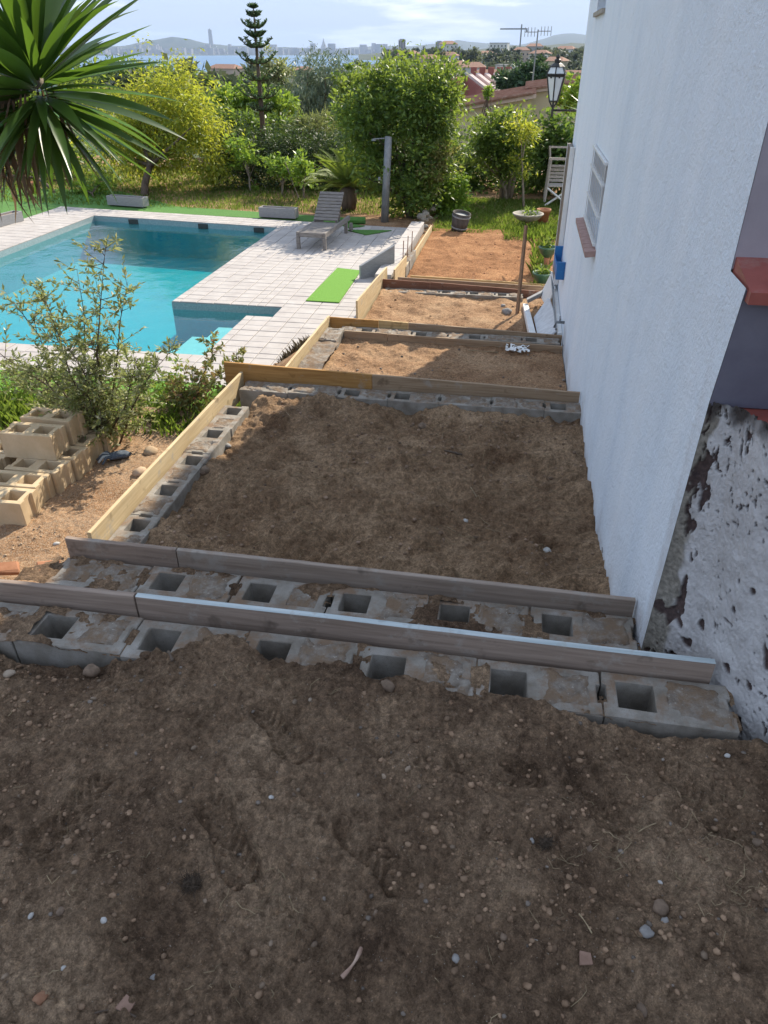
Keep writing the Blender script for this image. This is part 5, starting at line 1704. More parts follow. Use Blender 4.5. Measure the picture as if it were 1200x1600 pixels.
# ---- trees beyond the hedge
far_defs = [
    ('weeping_tree', 'grey green weeping tree left of the tall glossy tree', 38, [(500, 140, 48, 56), (470, 160, 34, 40), (535, 130, 30, 44), (505, 190, 44, 36)], 11000, .2, lf_grey, dict(droop=.9, aspect=.2)),
    ('umbrella_pine', 'olive brown rounded pine behind the slender conifer', 60, [(430, 115, 26, 22), (415, 125, 22, 16)], 3000, .26, lf_olive, {}),
    ('fruit_tree', 'bright leafy tree below the slender conifer', 29, [(385, 158, 40, 24), (430, 166, 34, 22), (350, 168, 30, 24)], 5000, .16, lf_bright, dict(aspect=.5)),
    ('dense_tree', 'mid green tree behind the hedge at centre left', 27, [(380, 200, 40, 22), (440, 205, 40, 22), (330, 195, 40, 30)], 6000, .14, lf_dark, {}),
    ('palm_like_tree', 'pale feathery tree rising over the hedge', 26, [(488, 205, 32, 26), (470, 215, 26, 18)], 3200, .2, leafmat('feathery_leaf', [(0, (0.1, 0.13, 0.04)), (1, (0.2, 0.23, 0.09))], .4, (.3, .34, .1), .4), dict(aspect=.16)),
    ('dark_tree', 'dark tree filling the gap left of the tall glossy tree', 33, [(555, 130, 26, 34), (545, 185, 30, 40)], 4200, .17, lf_mid, {}),
    ('conifer', 'dark conifer row beyond the pool trees', 90, [(225, 118, 60, 20), (160, 120, 60, 22), (290, 120, 40, 16)], 5000, .4, lf_dark, {}),
    ('garden_tree', 'green tree right behind the lantern arm', 30, [(890, 150, 24, 20), (915, 145, 24, 24)], 2400, .16, lf_bright, {}),
    ('shade_tree', 'dark umbrella shaped pine above the yellow house', 95, [(815, 122, 34, 16), (840, 112, 26, 14), (795, 128, 22, 12)], 4200, .5, lf_pine, {}),
    ('sapling_crown', 'small bright tree poking above the tiled roof', 40, [(763, 143, 7, 10)], 260, .16, lf_bright, {}),
    ('big_tree', 'large tree behind the yucca at the far left', 34, [(100, 150, 80, 50), (30, 140, 90, 60), (-70, 140, 90, 70)], 8000, .2, lf_mid, {}),
]
for k, (nm, lab, d, bl, n_, sz, m_, kw) in enumerate(far_defs):
    cxp = sum(b_[0] for b_ in bl) / len(bl)
    g = far(cxp, d, 0)
    z0 = float(terr(g.x, g.y)) if d > 34 else -4.1 if d > 30.5 else float(gz(g.x, g.y))
    tree(nm, lab, 'tree', (g.x, g.y, z0), [px_blob(*b_, g.y) for b_ in bl], n_, sz, m_, .12 if d < 50 else .3, seed=200 + k, **kw)

# yucca-like spikes at the house corner
sp = thing('spiky_plant', 'tall spiky plant showing beside the house corner', 'plant', (1.05, 14.2, -1.38))
MB().tube([(1.05, 14.2, -1.4), (1.05, 14.25, .95)], [.07, .05], 7).build('trunk', bark, sp, True)
SPK = strap_leaf('leaf', .55, .035, .3, lf_yucca, 5)
for k in range(60):
    azm, el = k * 2.4, R(80 - 120 * k / 60)
    o = put(bpy.data.objects.new('leaf', SPK), sp)
    o.location = (0, .05, 2.35 - .25 * k / 60)
    aim(o, Vector((math.cos(azm) * math.cos(el), math.sin(azm) * math.cos(el), math.sin(el))), 0)


# ---- grass
def grass(name, label, n, area, zfn, h, seed, wid=.007, cat='grass', mat=None):
    r = np.random.default_rng(seed)
    P = []
    while sum(len(p) for p in P) < n:
        x, y = r.uniform(area[0], area[1], n), r.uniform(area[2], area[3], n)
        k = fbm(x, y, 1.4, 2, seed) > area[4] - .35 * r.random(n)
        P.append(np.stack([x[k], y[k]], -1))
    P = np.concatenate(P)[:n]
    z = zfn(P[:, 0], P[:, 1]) - .02
    hh = h * (.45 + .9 * r.random(n))
    a = r.uniform(0, 6.283, n)
    ln = hh * r.uniform(.1, .7, n)
    b_ = np.stack([P[:, 0], P[:, 1], z], -1)
    sd = np.stack([-np.sin(a), np.cos(a), 0 * a], -1) * wid
    tip = b_ + np.stack([np.cos(a) * ln, np.sin(a) * ln, hh], -1)
    mid = b_ + np.stack([np.cos(a) * ln * .3, np.sin(a) * ln * .3, hh * .6], -1)
    V = np.stack([b_ - sd, b_ + sd, mid + sd * .8, tip, mid - sd * .8], 1).reshape(-1, 3)
    F = np.arange(5 * n).reshape(-1, 5)
    return npobj(name, V, F, mat or grass_m, label=label, cat=cat, kind='stuff')


gzz = lambda x, y: gz(x, y)
grass('bank_grass', 'rough grass along the foot of the hedge', 40000, (-16, -1.9, 17.3, 24, -.45), gzz, .09, 301)
grass('right_lawn_grass', 'sunny grass beyond the lowest orange bed', 22000, (-1.7, 2.6, 15.55, 19.8, -.6), gzz, .085, 302)
grass('dry_grass', 'dry yellow grass fringe by the stone bowl', 1500, (-.2, 1.6, 14.9, 16.2, -.4), lambda x, y: h_t5(x, y), .14, 303)
grass('olive_grass', 'green weeds under the olive', 3000, (-4.6, -2.3, 4.9, 6.6, -.3), gzz, .16, 304)
grass('left_grass', 'green weeds behind the block stack', 2500, (-6.5, -3.6, 4.6, 6.6, -.3), gzz, .16, 305)
def h_mound(x, y):
    x, y = np.asarray(x, float), np.asarray(y, float)
    return -1.42 + 0.42 * np.exp(-(((x + 2.1) / 0.4) ** 2 + ((y - 7.45) / 0.75) ** 2)) + 0.04 * fbm(x, y, 7, 3, 71) + 0.5 * clods(x, y, 0.06, 72, .5, .4)


grid_obj('soil_mound', -3.0, -2.0, 6.5, 8.9, 0.022, h_mound, soil_dry)
grass('mound_weeds', 'dry weeds on the soil mound beside the deck', 900, (-2.5, -2.03, 7.5, 8.3, -.5), h_mound, .11, 306, .0035, mat=straw)
grass('bed_weeds', 'small green weeds along the wall by the green pots', 350, (.35, .62, 11.0, 14.5, -.5), lambda x, y: h_t5(x, y), .2, 307, .009)

# ================================================================== GARDEN OBJECTS
# ---- deck chair
lg = thing('sun_lounger', 'weathered wooden slatted lounger with raised back on the pool deck', 'sun lounger', (0, 0, 0))
LW, LL, LH = 0.56, 1.75, 0.3
for x0 in (0, LW - .05):
    MB().box(x0, x0 + .05, 0.0, LL, LH - .09, LH).build('side_rail', lounge_wood, lg, bevel=.005)
MB().box(.052, LW - .052, .004, .05, LH - .085, LH - .005).build('end_rail', lounge_wood, lg, bevel=.005)
for x0, y0 in ((0.0, 0.0), (LW - .055, 0.0), (0.0, LL - .25), (LW - .055, LL - .25)):
    MB().box(x0 - .004, x0 + .058, y0 - .004, y0 + .06, 0, LH - .092).build('leg', lounge_wood, lg, bevel=.004)
for k in range(11):
    MB().box(.052, LW - .052, .056 + k * .088, .056 + k * .088 + .07, LH - .022, LH - .002).build('slat', lounge_wood, lg, bevel=.003)
hy, an = 0.98, R(40)
def bk(u, w_, z_):
    return (w_, hy + u * math.cos(an) - z_ * math.sin(an), LH + u * math.sin(an) + z_ * math.cos(an))
for x0 in (.045, LW - .085):
    bo = MB().add([bk(u, w_, z_) for z_ in (0, .03) for u in (0, .7) for w_ in (x0, x0 + .04)], [(0, 2, 3, 1), (4, 5, 7, 6), (0, 1, 5, 4), (2, 6, 7, 3), (0, 4, 6, 2), (1, 3, 7, 5)]).build('back_rail', lounge_wood, lg)
for k in range(9):
    m_ = MB()
    u0 = .01 + k * .076
    m_.add([bk(u, w_, z_) for z_ in (.032, .05) for u in (u0, u0 + .06) for w_ in (.04, LW - .04)], [(0, 2, 3, 1), (4, 5, 7, 6), (0, 1, 5, 4), (2, 6, 7, 3), (0, 4, 6, 2), (1, 3, 7, 5)])
    m_.build('back_slat', lounge_wood, lg)
MB().box(.09, .12, 1.3, 1.34, LH - .05, LH + .24).box(LW - .12, LW - .09, 1.3, 1.34, LH - .05, LH + .24).build('prop', lounge_wood, lg)
MB().tube([(LW + .01, LL - .05, .09), (LW + .05, LL - .05, .09)], .085, 14).build('wheel', lounge_wood, lg)
p = pz(464, 389, DECK_Z)
lg.location = (p.x, p.y, DECK_Z)
lg.rotation_euler = (0, 0, R(-3))

# ---- planters
def planter(label, a, b_, h=.2, dpt=.24):
    a, b_ = Vector(a), Vector(b_)
    root = thing('planter_trough', label, 'planter', tuple(a), math.atan2(b_.y - a.y, b_.x - a.x), 'low grey troughs round the pool')
    L = (b_ - a).length
    m_ = MB()
    m_.box(0, L, 0, .025, 0, h).box(0, L, dpt - .025, dpt, 0, h).box(0, .025, .025, dpt - .025, 0, h).box(L - .025, L, .025, dpt - .025, 0, h)
    me = m_.mesh('trough', planter_grey, bevel=0.004)
    put(bpy.data.objects.new('trough', me), root)
    put(bpy.data.objects.new('soil', MB().box(.025, L - .025, .025, dpt - .025, .01, h - .04).mesh('soil', soil_red)), root)
planter('low grey trough on the far deck edge nearest the lounger', pz(405, 339, DECK_Z), pz(461, 342, DECK_Z))
planter('low grey trough on the far deck edge behind the pool', pz(168, 320, DECK_Z), pz(224, 324, DECK_Z))
planter('low grey trough at the left edge of the deck, cut by the frame', pz(-30, 363, DECK_Z), pz(38, 345, DECK_Z))

# ---- shower post
sb = pz(601, 343, DECK_Z)
sh = thing('garden_shower', 'tall grey shower post leaning slightly behind the lounger', 'shower', (sb.x, sb.y, DECK_Z))
tz = at(607, 213, sb.y)
MB().tube([(sb.x, sb.y, DECK_Z - .05), (sb.x * .5 + tz[0] * .5, sb.y, (DECK_Z + tz[2]) / 2), tz], [.085, .08, .075], 12).build('post', metal_grey, sh, True)
MB().tube([(tz[0], sb.y, tz[2] - .03), (tz[0] - .3, sb.y - .05, tz[2] - .05)], .012, 6).lathe([(.05, -.02), (.05, 0), (.015, .02)], (tz[0] - .3, sb.y - .05, tz[2] - .06), 10).build('shower_head', metal_grey, sh)
MB().lathe([(.03, 0), (.03, .04), (.02, .06)], (sb.x - .1, sb.y - .08, -.55), 8).build('tap', metal_grey, sh)

# ---- turf mats
def mat_sheet(label, pts, m_, z=DECK_Z + .004):
    base = Vector((pts[0][0], pts[0][1], z))
    o = MB().prism([(x - base.x, y - base.y) for x, y in pts], 'z', 0, .014).build('turf_mat', m_, None, label=label, cat='turf mat', group='loose pieces of artificial turf')
    o.location = base
w2 = lambda x, y: tuple(pz(x, y, DECK_Z)[:2])
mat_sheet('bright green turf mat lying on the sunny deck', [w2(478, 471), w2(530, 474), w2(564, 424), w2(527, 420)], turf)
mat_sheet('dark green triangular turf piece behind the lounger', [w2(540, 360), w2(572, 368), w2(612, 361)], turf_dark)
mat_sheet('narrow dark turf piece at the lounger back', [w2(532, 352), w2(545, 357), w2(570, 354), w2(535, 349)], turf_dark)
rp = pz(556, 350, DECK_Z)
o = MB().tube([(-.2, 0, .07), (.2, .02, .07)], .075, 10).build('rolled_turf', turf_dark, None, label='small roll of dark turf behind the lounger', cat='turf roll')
o.location = (rp.x, rp.y, DECK_Z)

# ---- grey wedge wall, kerb
gp = pz(564, 436, DECK_Z)
mb = MB().prism([(0, 0), (.62, 0), (.62, .46), (0, .2)], 'y', 0, .06)
o = mb.build('slanted_panel', planter_grey, None, bevel=.003, label='grey panel with slanted top standing at the deck edge', cat='panel')
o.location = (gp.x, gp.y, DECK_Z)
o.rotation_euler = (0, 0, R(38))
bp2 = thing('deck_kerb', 'low pale tiled kerb between the deck and the lowest bed', 'kerb', (-1.95, 11.3, DECK_Z))
for k in range(14):
    MB().box(-2.08, -1.82, 11.35 + k * .3, 11.644 + k * .3, -1.36, -1.17 - .002 * (k % 3)).build('kerb_tile', deck_tile, bp2, bevel=.006)
rockm = pm('rubble_stone', [(0.3, (0.17, 0.145, 0.115)), (0.7, (0.32, 0.285, 0.235))], 9, .9, 5, .5, 40, .01)
rw = thing('rubble_wall', 'low rubble wall running back beside the round bush', 'wall', (-1.9, 15.7, DECK_Z))
q = random.Random(8)
for k in range(16):
    v = stone_verts(ICO2, 300 + k, (1, 1.1, .7), .25) * q.uniform(.06, .1)
    me = mesh_np('rock', v + np.array((q.uniform(-.1, .1), k * .15, .06 + .1 * (k % 2))), ICO2[1], True)
    me.materials.append(rockm)
    put(bpy.data.objects.new('rock', me), rw)

# ---- stake
a, b_ = pz(808, 492, -1.2), Vector(at(822, 352, 10.0))
st_ = MB().tube([(0, 0, -.12), tuple(((b_ - a) * .5)), tuple(b_ - a)], [.026, .025, .024], 4).build('wooden_stake', w_stk_z, None, label='tall brown wooden stake standing in the third bed', cat='stake')
st_.location = a
for lab, x_, y_, r2 in (('pale rock at the foot of the wooden stake', 792, 488, .07), ('small stone left of the stake foot', 786, 479, .04)):
    stone(lab, x_, y_, -1.2, r2, grey_stone, int(x_), h_t4)

# ---- white boards by the wall
def leanboard(label, p0, p1, p2, p3, th=.02, m_=white_paint):
    ps = [Vector(p) for p in (p0, p1, p2, p3)]
    nn_ = (ps[1] - ps[0]).cross(ps[3] - ps[0]).normalized() * th
    b0 = ps[0].copy()
    vs = [tuple(p - b0) for p in ps] + [tuple(p + nn_ - b0) for p in ps]
    o = MB().add(vs, [(0, 3, 2, 1), (4, 5, 6, 7), (0, 1, 5, 4), (1, 2, 6, 5), (2, 3, 7, 6), (3, 0, 4, 7)]).build('white_board', m_, None, bevel=.003, label=label, cat='board', group='white boards by the house wall')
    o.location = b0
grey_white = pm('dirty_white_board', [(0.3, (0.5, 0.51, 0.52)), (0.7, (0.68, 0.69, 0.7))], 12, .7, 5, .2, 40, .003)
leanboard('narrow white board standing beside the wooden stake', (.2, 10.1, -1.15), (.27, 10.1, -1.15), (.38, 8.15, -1.02), (.3, 8.15, -1.02), .07)
leanboard('wide off white board lying between the narrow board and wall', (.34, 9.5, -1.15), (.52, 9.9, -.98), (.59, 8.2, -.86), (.38, 8.1, -1.0), .02, grey_white)
leanboard('small white board leaning on the wall skirting', (.42, 10.35, -1.1), (.55, 10.4, -.78), (.57, 9.7, -.82), (.5, 9.75, -1.08), .02)
leanboard('dark grey board at the back of the white boards', (.24, 10.12, -1.08), (.45, 10.35, -1.02), (.46, 10.25, -1.02), (.25, 10.04, -1.08), .05, planter_grey)
# tap at the wall foot
tp2 = thing('wall_tap', 'small grey tap on the wall above the third step', 'tap', (HX, 7.98, -.72))
MB().tube([(HX, 7.98, -.72), (HX - .09, 7.98, -.72), (HX - .1, 7.98, -.78)], .016, 8).build('spout', metal_grey, tp2, True)
MB().tube([(HX - .05, 7.94, -.675), (HX - .05, 8.02, -.675)], .011, 6).tube([(HX - .05, 7.98, -.72), (HX - .05, 7.98, -.675)], .009, 6).build('handle', metal_grey, tp2)

# ---- blue bracket
bb = thing('blue_bracket', 'bright blue painted trough bracket on the white wall', 'bracket', (HX, 9.2, -.5))
MB().box(HX - .1, HX - .004, 8.9, 9.7, -.5, -.47).build('shelf', blue_paint, bb, bevel=.003)
MB().box(HX - .1, HX - .085, 8.9, 9.7, -.468, -.4).build('front_board', blue_paint, bb, bevel=.003)
for y_ in (8.898, 9.702):
    MB().box(HX - .1, HX - .004, y_ - .022 if y_ < 9 else y_, y_ if y_ < 9 else y_ + .022, -.5, -.3).build('end_post', blue_paint, bb, bevel=.003)

# ---- green bowls on pedestals
def bowl(label, c, r_, ped, m_):
    root = thing('bowl_planter', label, 'planter', (c[0], c[1], c[2] - ped))
    MB().lathe([(.05, -.02), (r_ * .45, .0), (r_ * .8, .05), (r_, .12), (r_ * 1.04, .13), (r_ * 1.04, .15), (r_ * .93, .15), (r_ * .86, .11), (.02, .08)], c, 20).build('bowl', m_, root, True)
    MB().lathe([(.07, 0), (.045, .03), (.035, ped * .5), (.05, ped - .018)], (c[0], c[1], c[2] - ped), 10).build('pedestal', terra, root, True)
    V, F, cl = leaf_cloud(130, [((c[0], c[1], c[2] + .17), (r_ * .6, r_ * .6, .08))], .07, seed=int(c[1] * 10))
    npobj('plant', V, F, lf_mid, root)
bowl('green glazed bowl planter by the wall, nearer of the two', (.47, 11.3, -1.17), .15, .2, green_glaze)
bowl('green glazed bowl planter by the wall, farther of the two', (.56, 12.6, -1.08), .15, .28, green_glaze)

# ---- lantern on its bracket
lc = Vector(at(868, 128, 10.62))
lt_ = thing('wall_lantern', 'black iron lantern with frosted panes on a bracket at the house corner', 'lantern', (HX, 10.62, 1.15))
zb, zm, zt, zp = at(868, 158, 10.62)[2], at(868, 119, 10.62)[2], at(868, 104, 10.62)[2], at(868, 88, 10.62)[2]
def hexring(r_, z_):
    return [(lc.x + r_ * math.cos(a_ + .4), 10.62 + r_ * math.sin(a_ + .4), z_) for a_ in [i * math.pi / 3 for i in range(6)]]
R1, R2, R3, R4 = .055, .115, .125, .085
fr_ = MB()
ra, rb_, rc, rd = hexring(R1, zb), hexring(R2, zm), hexring(R3, zm + .02), hexring(R4, zt)
for i in range(6):
    fr_.tube([ra[i], rb_[i]], .009, 5).tube([rc[i], rd[i]], .008, 5)
    for rg in (ra, rb_, rc, rd):
        fr_.tube([rg[i], rg[(i + 1) % 6]], .009, 5)
    fr_.tube([Vector(rb_[i]).lerp(Vector(rb_[(i + 1) % 6]), .5) + Vector((0, 0, -.02)), Vector(rb_[i]).lerp(Vector(rb_[(i + 1) % 6]), .5) + Vector((0, 0, .03))], .012, 5)
fr_.lathe([(R4 + .01, 0), (.06, .03), (.035, .04), (.04, .07), (.02, .085), (.028, .1), (.006, .13)], (lc.x, 10.62, zt), 10)
fr_.build('frame', iron_black, lt_)
for i in range(6):
    j = (i + 1) % 6
    MB().add([ra[i], ra[j], rb_[j], rb_[i]], [(0, 1, 2, 3)]).build('pane', frost, lt_)
    MB().add([rc[i], rc[j], rd[j], rd[i]], [(0, 1, 2, 3)]).build('pane', frost, lt_)
MB().tube([(lc.x, 10.62, zb - .17), (lc.x, 10.62, zb - .08)], .016, 6).tube([(lc.x, 10.62, zb - .08), (lc.x - .05, 10.62, zb)], .01, 5).tube([(lc.x, 10.62, zb - .08), (lc.x + .05, 10.62, zb)], .01, 5).tube([(lc.x, 10.62, zb - .09), (lc.x, 10.62, zb)], .012, 5).tube([(lc.x, 10.62, zb - .1), (HX + .1, 10.62, zb - .1)], .014, 6).tube([(HX + .06, 10.62, zb - .3), (HX + .06, 10.62, zb + .02)], .016, 6).tube([(HX + .06, 10.525, zb - .15), (HX + .06, 10.62, zb - .15)], .012, 6).build('bracket', iron_black, lt_)

# ---- swing seat
sw0 = pz(850, 322, -1.38)
sw = thing('garden_bench', 'weathered pale wooden seat with tall frame half hidden by the house', 'bench', tuple(sw0))
X0, Y0, Z0 = sw0
pale_w = pm('pale_weathered_wood', [(0.3, (0.3, 0.27, 0.24)), (0.7, (0.45, 0.41, 0.37))], 8, .8, 5, .3, 50, .004, (8, 8, 2))
for dx in (0.0, 1.25):
    for dy, tz_ in ((0, 1.0), (.55, 1.0)):
        MB().tube([(X0 + dx, Y0 + dy, Z0 + .1), (X0 + dx + .02, Y0 + dy, Z0 + .5), (X0 + dx + .04, Y0 + dy * .9, Z0 + tz_)], .032, 4).build('post', pale_w, sw)
MB().box(X0, X0 + 1.3, Y0 - .02, Y0 + .02, Z0 + 1.0, Z0 + 1.05).box(X0, X0 + 1.3, Y0 + .48, Y0 + .52, Z0 + 1.2, Z0 + 1.24).box(X0, X0 + 1.3, Y0 + .5, Y0 + .53, Z0 + .8, Z0 + .83).build('top_rail', pale_w, sw)
MB().tube([(X0 + .04, Y0 + .5, Z0 + .95), (X0 - .0, Y0 + .5, Z0 + 1.24)], .025, 4).build('rear_post', pale_w, sw)
for k in range(5):
    MB().box(X0 + .03, X0 + 1.25, Y0 + .02 + k * .1, Y0 + .1 + k * .1, Z0 + .42, Z0 + .445).build('slat', pale_w, sw, bevel=.003)
for k in range(5):
    MB().obox((X0 + .64, Y0 + .53 + .02 * k, Z0 + .5 + k * .075), (1.2, .02, .06)).build('back_slat', pale_w, sw)
MB().tube([(X0, Y0, Z0 + .42), (X0 + .6, Y0, Z0)], .022, 4).tube([(X0, Y0 + .02, Z0), (X0 + .6, Y0 + .02, Z0 + .42)], .022, 4).build('crossed_legs', white_paint, sw)

# ---- stone bowl, bucket, potted sapling
pb0 = pz(823, 356, -1.38)
bowl('wide pale stone bowl planted with weeds on the sunny lawn', (pb0.x, pb0.y, -1.24), .31, .14, stone_pot)
sk = pz(716, 362, -1.38)
bk_ = thing('wooden_bucket', 'tilted dark wooden bucket at the edge of the lowest bed', 'bucket', tuple(sk), 0)
mb = MB().lathe([(.15, 0), (.19, .38), (.165, .38), (.13, .05)], (0, 0, 0), 14)
o = put(bpy.data.objects.new('tub', mb.mesh('tub', pm('dark_tub', [(0.3, (0.045, 0.04, 0.036)), (0.7, (0.1, 0.088, 0.08))], 14, .9, 5, .5, 40, .01, (1, 1, .2)), True)), bk_)
for zz, rr_ in ((.08, .162), (.3, .186)):
    put(bpy.data.objects.new('hoop', MB().lathe([(rr_, 0), (rr_ + .006, .005), (rr_ + .006, .025), (rr_, .03)], (0, 0, zz), 14).mesh('hoop', metal_grey)), bk_)
bk_.rotation_euler = (R(6), R(9), 0)
sp0 = pz(819, 324, -1.38)
tree('potted_sapling', 'thin young tree with yellowish leaves behind the stone bowl', 'tree', tuple(sp0), [px_blob(815, 202, 24, 20, sp0.y), px_blob(830, 205, 16, 14, sp0.y), px_blob(806, 250, 12, 12, sp0.y), px_blob(822, 268, 14, 10, sp0.y)], 900, .1, lf_yel, .03, bark_grey, seed=141, ntips=5, aspect=.25, clump=.3, fork=.75)
for lab, x_, y_ in (('terracotta pot behind the yucca on the turf strip', 55, 300), ('terracotta pot half hidden by grass beside the stone bowl', 848, 345)):
    p = pz(x_, y_, DECK_Z)
    o = MB().lathe([(.1, 0), (.14, .22), (.155, .22), (.155, .27), (.13, .27), (.12, .2)], (0, 0, 0), 14).build('flower_pot', terra, None, True, label=lab, cat='flower pot')
    o.location = (p.x, p.y, DECK_Z - .03)

# ---- work glove rag on the gravel, plastic scrap on the bed
gl_ = pz(178, 716, -.84)
cloth_b = pm('blue_grey_cloth', [(0.3, (0.05, 0.065, 0.085)), (0.7, (0.11, 0.13, 0.16))], 30, .9, 5, .5, 120, .004)
cloth_w = pm('pale_knit', [(0.3, (0.35, 0.37, 0.37)), (0.7, (0.52, 0.54, 0.53))], 60, .9)
gv = thing('work_glove', 'crumpled dark blue work glove lying beside the block stack', 'glove', (gl_.x, gl_.y, -.85))
v = stone_verts(ICO2, 401, (1.4, .8, .42), .35) * .065
me = mesh_np('palm', v + (0.03, .02, .03), ICO2[1], True)
me.materials.append(cloth_b)
put(bpy.data.objects.new('palm', me), gv)
for k in range(5):
    a_ = R(150 + k * 28)
    m_ = MB().tube([(-.02 + .012 * k, 0, .035), (-.02 + math.cos(a_) * .06, math.sin(a_) * .06, .04), (-.02 + math.cos(a_) * .1, math.sin(a_) * .1 - .01, .012)], [.014, .013, .009], 6)
    put(bpy.data.objects.new('finger', m_.mesh('finger', cloth_w if k % 2 else cloth_b, True)), gv)
pp = pz(808, 545, -.9)
r2 = np.random.default_rng(3)
n = 12
GX, GY = np.meshgrid(np.linspace(-.13, .13, n), np.linspace(-.11, .11, n))
GZ = .02 + .035 * np.abs(fbm(GX, GY, 16, 3, 3)) * 2
V = np.stack([GX + .03 * fbm(GX, GY, 9, 2, 5), GY + .04 * fbm(GX, GY, 9, 2, 6), GZ], -1).reshape(-1, 3)
ii, jj = np.meshgrid(np.arange(n - 1), np.arange(n - 1), indexing='ij')
F = np.stack([ii * n + jj, ii * n + jj + 1, (ii + 1) * n + jj + 1, (ii + 1) * n + jj], -1).reshape(-1, 4)
F = F[r2.random(len(F)) > .35]
me = mesh_np('torn_plastic', V, F)
me.materials.append(white_paint)
o = put(bpy.data.objects.new('torn_plastic', me), None, 'torn white plastic scrap on the shaded second bed', 'plastic')
o.location = (pp.x, pp.y, -.92)

# ================================================================== BACKGROUND
cream = pm('cream_render', [(0.3, (0.55, 0.46, 0.3)), (0.7, (0.64, 0.55, 0.38))], .6, .9, 5)
white_r = pm('white_render', [(0.3, (0.6, 0.58, 0.54)), (0.7, (0.72, 0.7, 0.66))], .4, .9, 5)
brick_r = pm('brick_render', [(0.3, (0.28, 0.1, 0.08)), (0.7, (0.36, 0.14, 0.11))], .8, .9, 5)
pinkish = pm('pink_render', [(0.3, (0.5, 0.38, 0.3)), (0.7, (0.6, 0.47, 0.38))], .4, .9, 5)
rooft = pm('roof_tiles', [(0.3, (0.2, 0.1, 0.07)), (0.5, (0.29, 0.16, 0.11)), (0.7, (0.38, 0.24, 0.18))], 3.5, .9, 6, .4, 4, .05)
greyb = pm('tower_render', [(0.3, (0.3, 0.29, 0.29)), (0.7, (0.42, 0.41, 0.4))], .1, .9, 4)

# yellow house with tiled roof behind the garden
yh = thing('yellow_house', 'yellow rendered house with terracotta tiled eaves beyond the garden', 'house', tuple(far(800, 44, -5.6)))
for nm, xa, ya, xb, yb, Yd in (('near_wing', 696, 171, 832, 147, 44.0), ('far_wing', 826, 140, 965, 121, 47.5)):
    a, b_ = Vector(at(xa, ya, Yd)), Vector(at(xb, yb, Yd))
    dep = 9.0
    MB().add([(a.x, Yd, -6.5), (b_.x, Yd, -6.5), (b_.x, Yd + dep, -6.5), (a.x, Yd + dep, -6.5), (a.x, Yd, a.z - .2), (b_.x, Yd, b_.z - .2), (b_.x, Yd + dep, b_.z - .2), (a.x, Yd + dep, a.z - .2)],
             [(0, 1, 5, 4), (1, 2, 6, 5), (2, 3, 7, 6), (3, 0, 4, 7), (4, 5, 6, 7)]).build('wall', cream, yh, label='%s of the yellow house' % nm.replace('_', ' '))
    y0 = Yd - .35
    ro = MB().add([(a.x - .2, y0, a.z - .19), (b_.x + .2, y0, b_.z - .16), (b_.x + .2, Yd + dep, b_.z - .16), (a.x - .2, Yd + dep, a.z - .19), (a.x - .2, y0, a.z), (b_.x + .2, y0, b_.z + .03), (b_.x + .2, Yd + dep, b_.z + .03), (a.x - .2, Yd + dep, a.z)],
                  [(0, 1, 5, 4), (1, 2, 6, 5), (2, 3, 7, 6), (3, 0, 4, 7), (4, 5, 6, 7), (3, 2, 1, 0)]).build('roof', pinkish, yh)
    L = (b_ - a).length
    nrow = int(dep / .3)
    for k in range(nrow):                         # courses of barrel tiles following the slope
        yy = y0 + .12 + k * .3
        MB().tube([(a.x - .2, yy, a.z + .03), ((a.x + b_.x) / 2, yy, (a.z + b_.z) / 2 + .05), (b_.x + .2, yy, b_.z + .06)], .11, 6).build('tile_course', rooft, ro)
    m_ = MB()
    for k in range(int(L / .35)):                 # verge tiles
        c_ = a.lerp(b_, (k + .5) / int(L / .35))
        MB().tube([(c_.x - .17, y0 - .04, c_.z + .05), (c_.x + .2, y0 - .04, c_.z + .09)], [.1, .085], 6).build('verge_tile', rooft, ro)

# red building with ridged roof
rbld = thing('red_building', 'dark red building with pale ridged roof bands right of centre', 'building', tuple(far(755, 96, -9)))
YR, YE = 100.0, 95.0
A1, B1 = Vector(at(727, 119, YR)), Vector(at(795, 119, YR))
A2, B2 = Vector(at(763, 147, YE)), Vector(at(828, 147, YE))
L0 = Vector(at(704, 124, YE + 1))
MB().add([(L0.x, YE + 1, L0.z), tuple(A1), tuple(A2), (A2.x, YE, -10), (L0.x, YE + 1, -10), (L0.x, YR + 4, L0.z), (A1.x, YR + 4, A1.z), (B1.x, YR + 4, B1.z), tuple(B1), tuple(B2), (B2.x, YE, -10), (L0.x, YR + 4, -10), (B1.x, YR + 4, -10)],
         [(0, 1, 2, 3, 4), (0, 5, 6, 1), (1, 6, 7, 8), (1, 8, 9, 2), (2, 9, 10, 3), (4, 11, 5, 0), (5, 11, 12, 7, 6), (7, 12, 10, 9, 8)]).build('wall', brick_r, rbld)
pale_r = pm('pale_roof_band', [(0.3, (0.6, 0.47, 0.42)), (0.7, (0.7, 0.58, 0.53))], 2, .8)
for k in range(5):
    f0, f1 = .04 + k * .2, .13 + k * .2
    p_ = [A1.lerp(B1, f0), A1.lerp(B1, f1), A2.lerp(B2, f1), A2.lerp(B2, f0)]
    MB().add([(v_.x, v_.y, v_.z + .02) for v_ in p_] + [(v_.x, v_.y, v_.z + .32) for v_ in p_], [(0, 1, 2, 3), (4, 5, 6, 7), (0, 1, 5, 4), (1, 2, 6, 5), (2, 3, 7, 6), (3, 0, 4, 7)]).build('roof_band', pale_r, rbld)
    c_ = A1.lerp(B1, f1 + .05)
    MB().box(c_.x - .35, c_.x + .35, YR + .5, YR + 1.2, c_.z - 1, c_.z + .9).build('chimney', brick_r, rbld)


